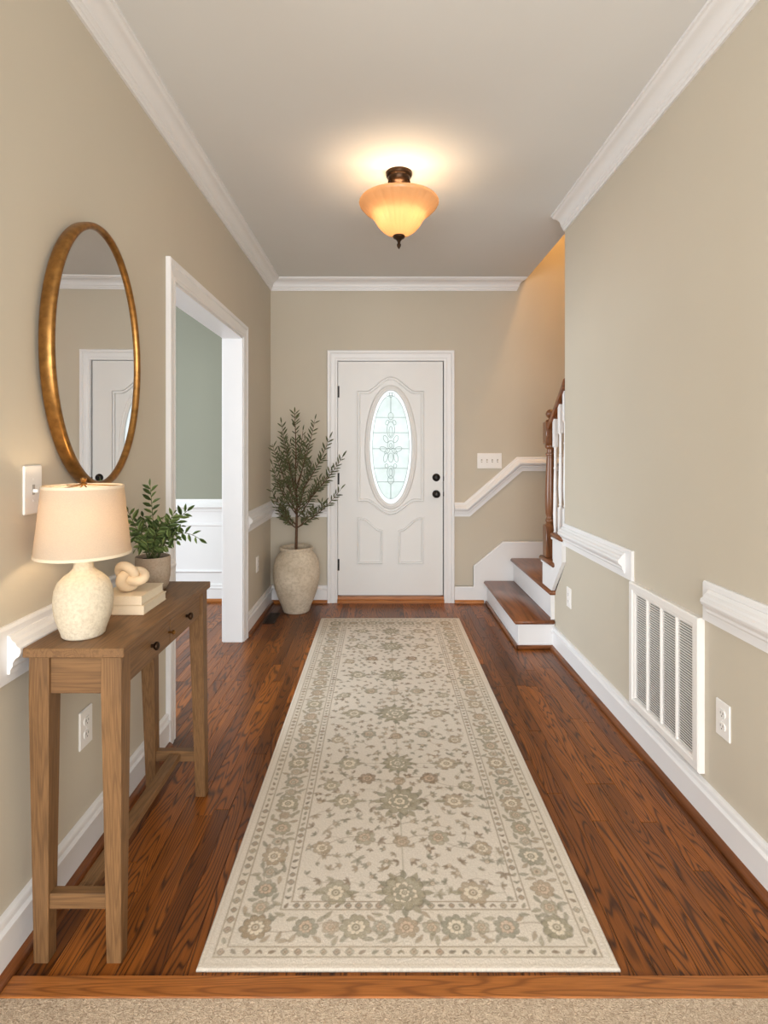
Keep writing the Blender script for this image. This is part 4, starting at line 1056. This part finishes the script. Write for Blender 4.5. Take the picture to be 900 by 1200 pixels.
for (tp, dyy, bow) in stems:
    tip = pix(tp[0], tp[1], PY + dyy); a0 = rp.uniform(0, 6.28)
    root = Vector((PX + 0.018 * math.cos(a0), PY + 0.018 * math.sin(a0), TZ + 0.106))
    if tip.x < XL + 0.055: tip.x = XL + 0.055
    mid = (root + tip) / 2 + Vector((0, 0, bow))
    cv = [root * (1 - t) ** 2 + mid * 2 * t * (1 - t) + tip * t * t for t in [k / 12 for k in range(13)]]
    bm = NB(); tube(bm, cv, [0.0021 - 0.0012 * k / 12 for k in range(13)], 5); obj('stem', bm, M['stem'], pp, smooth=180)
    Ln = (tip - root).length; nl = max(4, int(Ln / 0.0165))
    for k in range(nl):
        t = 0.30 + 0.70 * (k / (nl - 1)); i = min(11, int(t * 12)); fr_ = t * 12 - i
        p = cv[i].lerp(cv[i + 1], fr_); tg = (cv[i + 1] - cv[i]).normalized()
        sd = tg.cross(Vector((0.15, -1, 0.1))).normalized() * (1 if k % 2 else -1)
        if k == nl - 1: dd = tg
        else: dd = (sd * 0.85 + tg * 0.62 + Vector((rp.uniform(-.25, .25), rp.uniform(-.45, .45), rp.uniform(-.1, .25)))).normalized()
        upv = (Vector((0, -0.8, 0.6)) + Vector((rp.uniform(-.4, .4), 0, rp.uniform(-.3, .3)))).normalized()
        q = Matrix((dd.cross(upv).normalized(), dd, dd.cross(upv).normalized().cross(dd))).transposed()
        sc = rp.uniform(0.78, 1.1) * (0.75 if k >= nl - 2 else 1.0)
        o = link('leaf', lv[rp.randrange(3)], pp, p - pp.location); o.rotation_euler = q.to_euler(); o.scale = (sc, sc, sc)

# ================================================================== OLIVE TREE IN THE LARGE VASE
VX, VY = -0.698, 4.555
ot = thing('potted_olive_tree', (VX, VY, 0), 'slim olive tree in a tall stone vase left of the front door', 'plant')
vp = [(0.095, 0), (0.104, 0.004), (0.110, 0.018), (0.124, 0.060), (0.148, 0.115), (0.172, 0.185), (0.186, 0.255), (0.190, 0.315), (0.186, 0.375), (0.172, 0.430), (0.148, 0.470), (0.130, 0.487), (0.126, 0.497), (0.132, 0.508), (0.138, 0.516), (0.137, 0.526), (0.128, 0.531), (0.118, 0.526), (0.114, 0.50), (0.118, 0.47)]
bm = NB(); lathe(bm, vp, (VX, VY, 0.0), 56, cap1=False); obj('vase', bm, M['vase'], ot, smooth=60)
bm = NB(); lathe(bm, [(0.120, 0.485), (0.08, 0.495), (0.02, 0.50)], (VX, VY, 0), 28); obj('soil', bm, M['soil'], ot, smooth=60)
ro = random.Random(21)
trunk = [pix(347.5, 652, VY), pix(347, 640, VY), pix(347.5, 618, VY), pix(348, 590, VY), pix(346, 560, VY), pix(347, 530, VY), pix(346, 500, VY), pix(345.5, 484, VY)]
bm = NB(); tube(bm, trunk, [0.0125, 0.012, 0.011, 0.009, 0.0065, 0.0045, 0.003, 0.0018], 8); obj('trunk', bm, M['bark'], ot, smooth=180)
def tri(t):      # point on the trunk
    f = t * (len(trunk) - 1); i = min(len(trunk) - 2, int(f)); return trunk[i].lerp(trunk[i + 1], f - i)
br = [((314, 520), .42, -.06), ((330, 496), .52, .05), ((331, 512), .5, -.10), ((369, 492), .52, -.05), ((386, 514), .46, .04), ((401, 536), .40, -.10), ((399, 574), .28, -.08), ((309, 545), .38, -.04), ((311, 572), .30, -.12), ((322, 592), .28, .02),
      ((334, 602), .28, -.12), ((364, 598), .28, -.14), ((375, 560), .34, -.16), ((322, 556), .36, -.18), ((360, 520), .5, -.14), ((338, 538), .45, -.18), ((380, 590), .28, .02), ((328, 530), .42, .08), ((366, 540), .4, .08), ((318, 585), .3, .08), ((355, 505), .6, .02), ((340, 575), .36, -.2), ((356, 570), .36, -.2), ((388, 550), .38, .04)]
fol = NB(); bch = NB()
def leaves_along(cv, start, step, sc):
    Ln = sum((b - a).length for a, b in zip(cv, cv[1:])); n = max(3, int(Ln * (1 - start) / step))
    for k in range(n + 1):
        t = start + (1 - start) * k / n; f = t * (len(cv) - 1); i = min(len(cv) - 2, int(f)); p = cv[i].lerp(cv[i + 1], f - i); tg = (cv[i + 1] - cv[i]).normalized()
        for s in (-1, 1):
            if k == n and s == 1: continue
            if ro.random() < 0.18: continue
            side = tg.cross(Vector((ro.uniform(-.5, .5), -1, ro.uniform(-.5, .5)))).normalized() * s
            d = tg if k == n else (side * 0.75 + tg * 0.8 + Vector((0, ro.uniform(-.5, .5), ro.uniform(-.1, .2))))
            ln = sc * ro.uniform(0.046, 0.068); q = p.copy()
            e = q + d.normalized() * ln
            if e.x < XL + 0.03 or e.y > YB - 0.05: continue
            leaf_bm(fol, q, d, Vector((ro.uniform(-.4, .4), -0.8, 0.6)), ln, ln * 0.23, 0.12, 0.10)
for (tp, t0, dyy) in br:
    root = tri(t0); tip = pix(tp[0], tp[1], VY + min(dyy, 0.09))
    tip.x = max(tip.x, XL + 0.075)
    mid = (root + tip) / 2 + Vector(((tip.x - root.x) * 0.12, 0, -0.03))
    cv = [root * (1 - t) ** 2 + mid * 2 * t * (1 - t) + tip * t * t for t in [k / 10 for k in range(11)]]
    bb_ = NB(); tube(bb_, cv, [0.0052 - 0.0038 * k / 10 for k in range(11)], 6); obj('branch', bb_, M['bark'], ot, smooth=180)
    leaves_along(cv, 0.32, 0.030, 1.0)
    for j in range(2):
        a = cv[3 + j * 2]; tg = (cv[-1] - cv[3]).normalized()
        dv = (tg * 0.8 + Vector((ro.uniform(-.7, .7), ro.uniform(-.6, .3), ro.uniform(-.1, .8)))).normalized() * ro.uniform(0.07, 0.13)
        if (a + dv).x < XL + 0.07 or (a + dv).y > YB - 0.08: continue
        c2 = [a, a + dv * 0.5 + Vector((0, 0, 0.006)), a + dv]; tube(bch, c2, [0.002, 0.0016, 0.001], 5); leaves_along(c2, 0.2, 0.032, 0.95)
leaves_along(trunk[4:], 0.1, 0.022, 1.0)
o = obj('twigs', bch, M['bark'], ot, smooth=180); o['kind'] = 'stuff'
o = obj('foliage', fol, M['olive'], ot, smooth=180, recalc=False); o['kind'] = 'stuff'

# ================================================================== OVAL MIRROR
MY, MZ, MA, MB_ = 1.822, 1.634, 0.296, 0.428
mr = thing('wall_mirror', (XL, MY, MZ), 'tall oval mirror in an antique brass frame', 'mirror')
mr.rotation_euler = (0, 0, R(1.0))
mpl = lambda u, v, h: (XL + h + 0.006, u, v)
mp_ = ell((MY, MZ), MA - 0.011, MB_ - 0.011, 112)
prof = []
for k in range(12):
    a = 2 * math.pi * k / 12; prof.append((0.0115 * (abs(math.cos(a)) ** 0.7) * (1 if math.cos(a) > 0 else -1), 0.0225 + 0.0215 * (abs(math.sin(a)) ** 0.6) * (1 if math.sin(a) > 0 else -1)))
bm = NB(); sweep(bm, mp_, prof, mpl, closed=True); obj('frame', bm, M['brass'], mr, smooth=60)
bm = NB(); vs = [bm.verts.new(mpl(u, v, 0.032)) for u, v in ell((MY, MZ), MA - 0.010, MB_ - 0.010, 112)]; f1 = bm.faces.new(vs)
vs2 = [bm.verts.new(mpl(u, v, 0.024)) for u, v in ell((MY, MZ), MA - 0.010, MB_ - 0.010, 112)]; bm.faces.new(vs2[::-1])
for k in range(112): bm.faces.new((vs[k], vs2[k], vs2[(k + 1) % 112], vs[(k + 1) % 112]))
obj('mirror_glass', bm, M['mirror'], mr)

# ================================================================== CEILING LIGHT
CX, CYL = 0.093, 2.95
cl = thing('ceiling_light', (CX, CYL, ZC), 'semi-flush ceiling lamp with ribbed amber glass bowl and bronze finial', 'ceiling lamp')
bm = NB(); lathe(bm, [(0.070, 0.0), (0.070, -0.012), (0.066, -0.022), (0.060, -0.026), (0.058, -0.044), (0.046, -0.058), (0.024, -0.066), (0.012, -0.070)], (CX, CYL, ZC), 36); obj('canopy', bm, M['bronze'], cl, smooth=40)
bm = NB(); lathe(bm, [(0.008, -0.06), (0.008, -0.372)], (CX, CYL, ZC), 12); obj('stem', bm, M['bronze'], cl, smooth=60)
for k in range(3):
    a = k * 2.094 - 1.57 + 1.047
    cv = [(0.048, -0.045), (0.060, -0.052), (0.064, -0.064), (0.056, -0.078), (0.050, -0.088), (0.056, -0.112), (0.070, -0.150)]
    bm = NB(); tube(bm, [(CX + r * math.cos(a), CYL + r * math.sin(a), ZC + z) for r, z in cv], 0.005, 8); obj('arm', bm, M['bronze'], cl, smooth=180)
bp_ = [(0.194, -0.144), (0.206, -0.148), (0.212, -0.157), (0.210, -0.168), (0.200, -0.182), (0.184, -0.198), (0.164, -0.213), (0.147, -0.226), (0.134, -0.242), (0.124, -0.260), (0.110, -0.282), (0.090, -0.304), (0.062, -0.323), (0.034, -0.334), (0.012, -0.338)]
def dens(p, m=3):
    out = []
    for a, b in zip(p, p[1:]):
        for k in range(m): t = k / m; out.append((a[0] + (b[0] - a[0]) * t, a[1] + (b[1] - a[1]) * t))
    return out + [p[-1]]
rib = lambda r, z, a: r * (1 - 0.045 * (1 - abs(math.cos(a * 13))) ** 2 * min(1, max(0, (-z - 0.150) / 0.03)))
bm = NB(); lathe(bm, dens(bp_), (CX, CYL, ZC), 168, rmod=rib, cap0=False, cap1=False); ob_ = obj('glass_bowl', bm, M['bowl'], cl, smooth=180)
bm = NB(); lathe(bm, [(0.012, -0.325), (0.030, -0.330), (0.033, -0.338), (0.030, -0.346), (0.018, -0.352), (0.012, -0.360), (0.008, -0.366), (0.007, -0.374), (0.011, -0.380), (0.011, -0.388), (0.007, -0.396), (0.002, -0.404)], (CX, CYL, ZC), 20); obj('finial', bm, M['bronze'], cl, smooth=50)
for s in (-1, 1):
    bm = NB(); lathe(bm, [(0.012, -0.165), (0.013, -0.185), (0.004, -0.185)], (CX + s * 0.05, CYL - 0.02, ZC), 12); tube(bm, [(CX + s * 0.05, CYL - 0.02, ZC - 0.172), (CX + s * 0.02, CYL, ZC - 0.150), (CX, CYL, ZC - 0.15)], 0.004, 6); obj('socket', bm, M['bronze'], cl, smooth=40)
for s in (-1, 1): point('ceiling_bulb_light', (CX + s * 0.045, CYL - 0.035, ZC - 0.212), 3.3, (1.0, 0.76, 0.51), 0.035, cl)
print('planks', nplank)
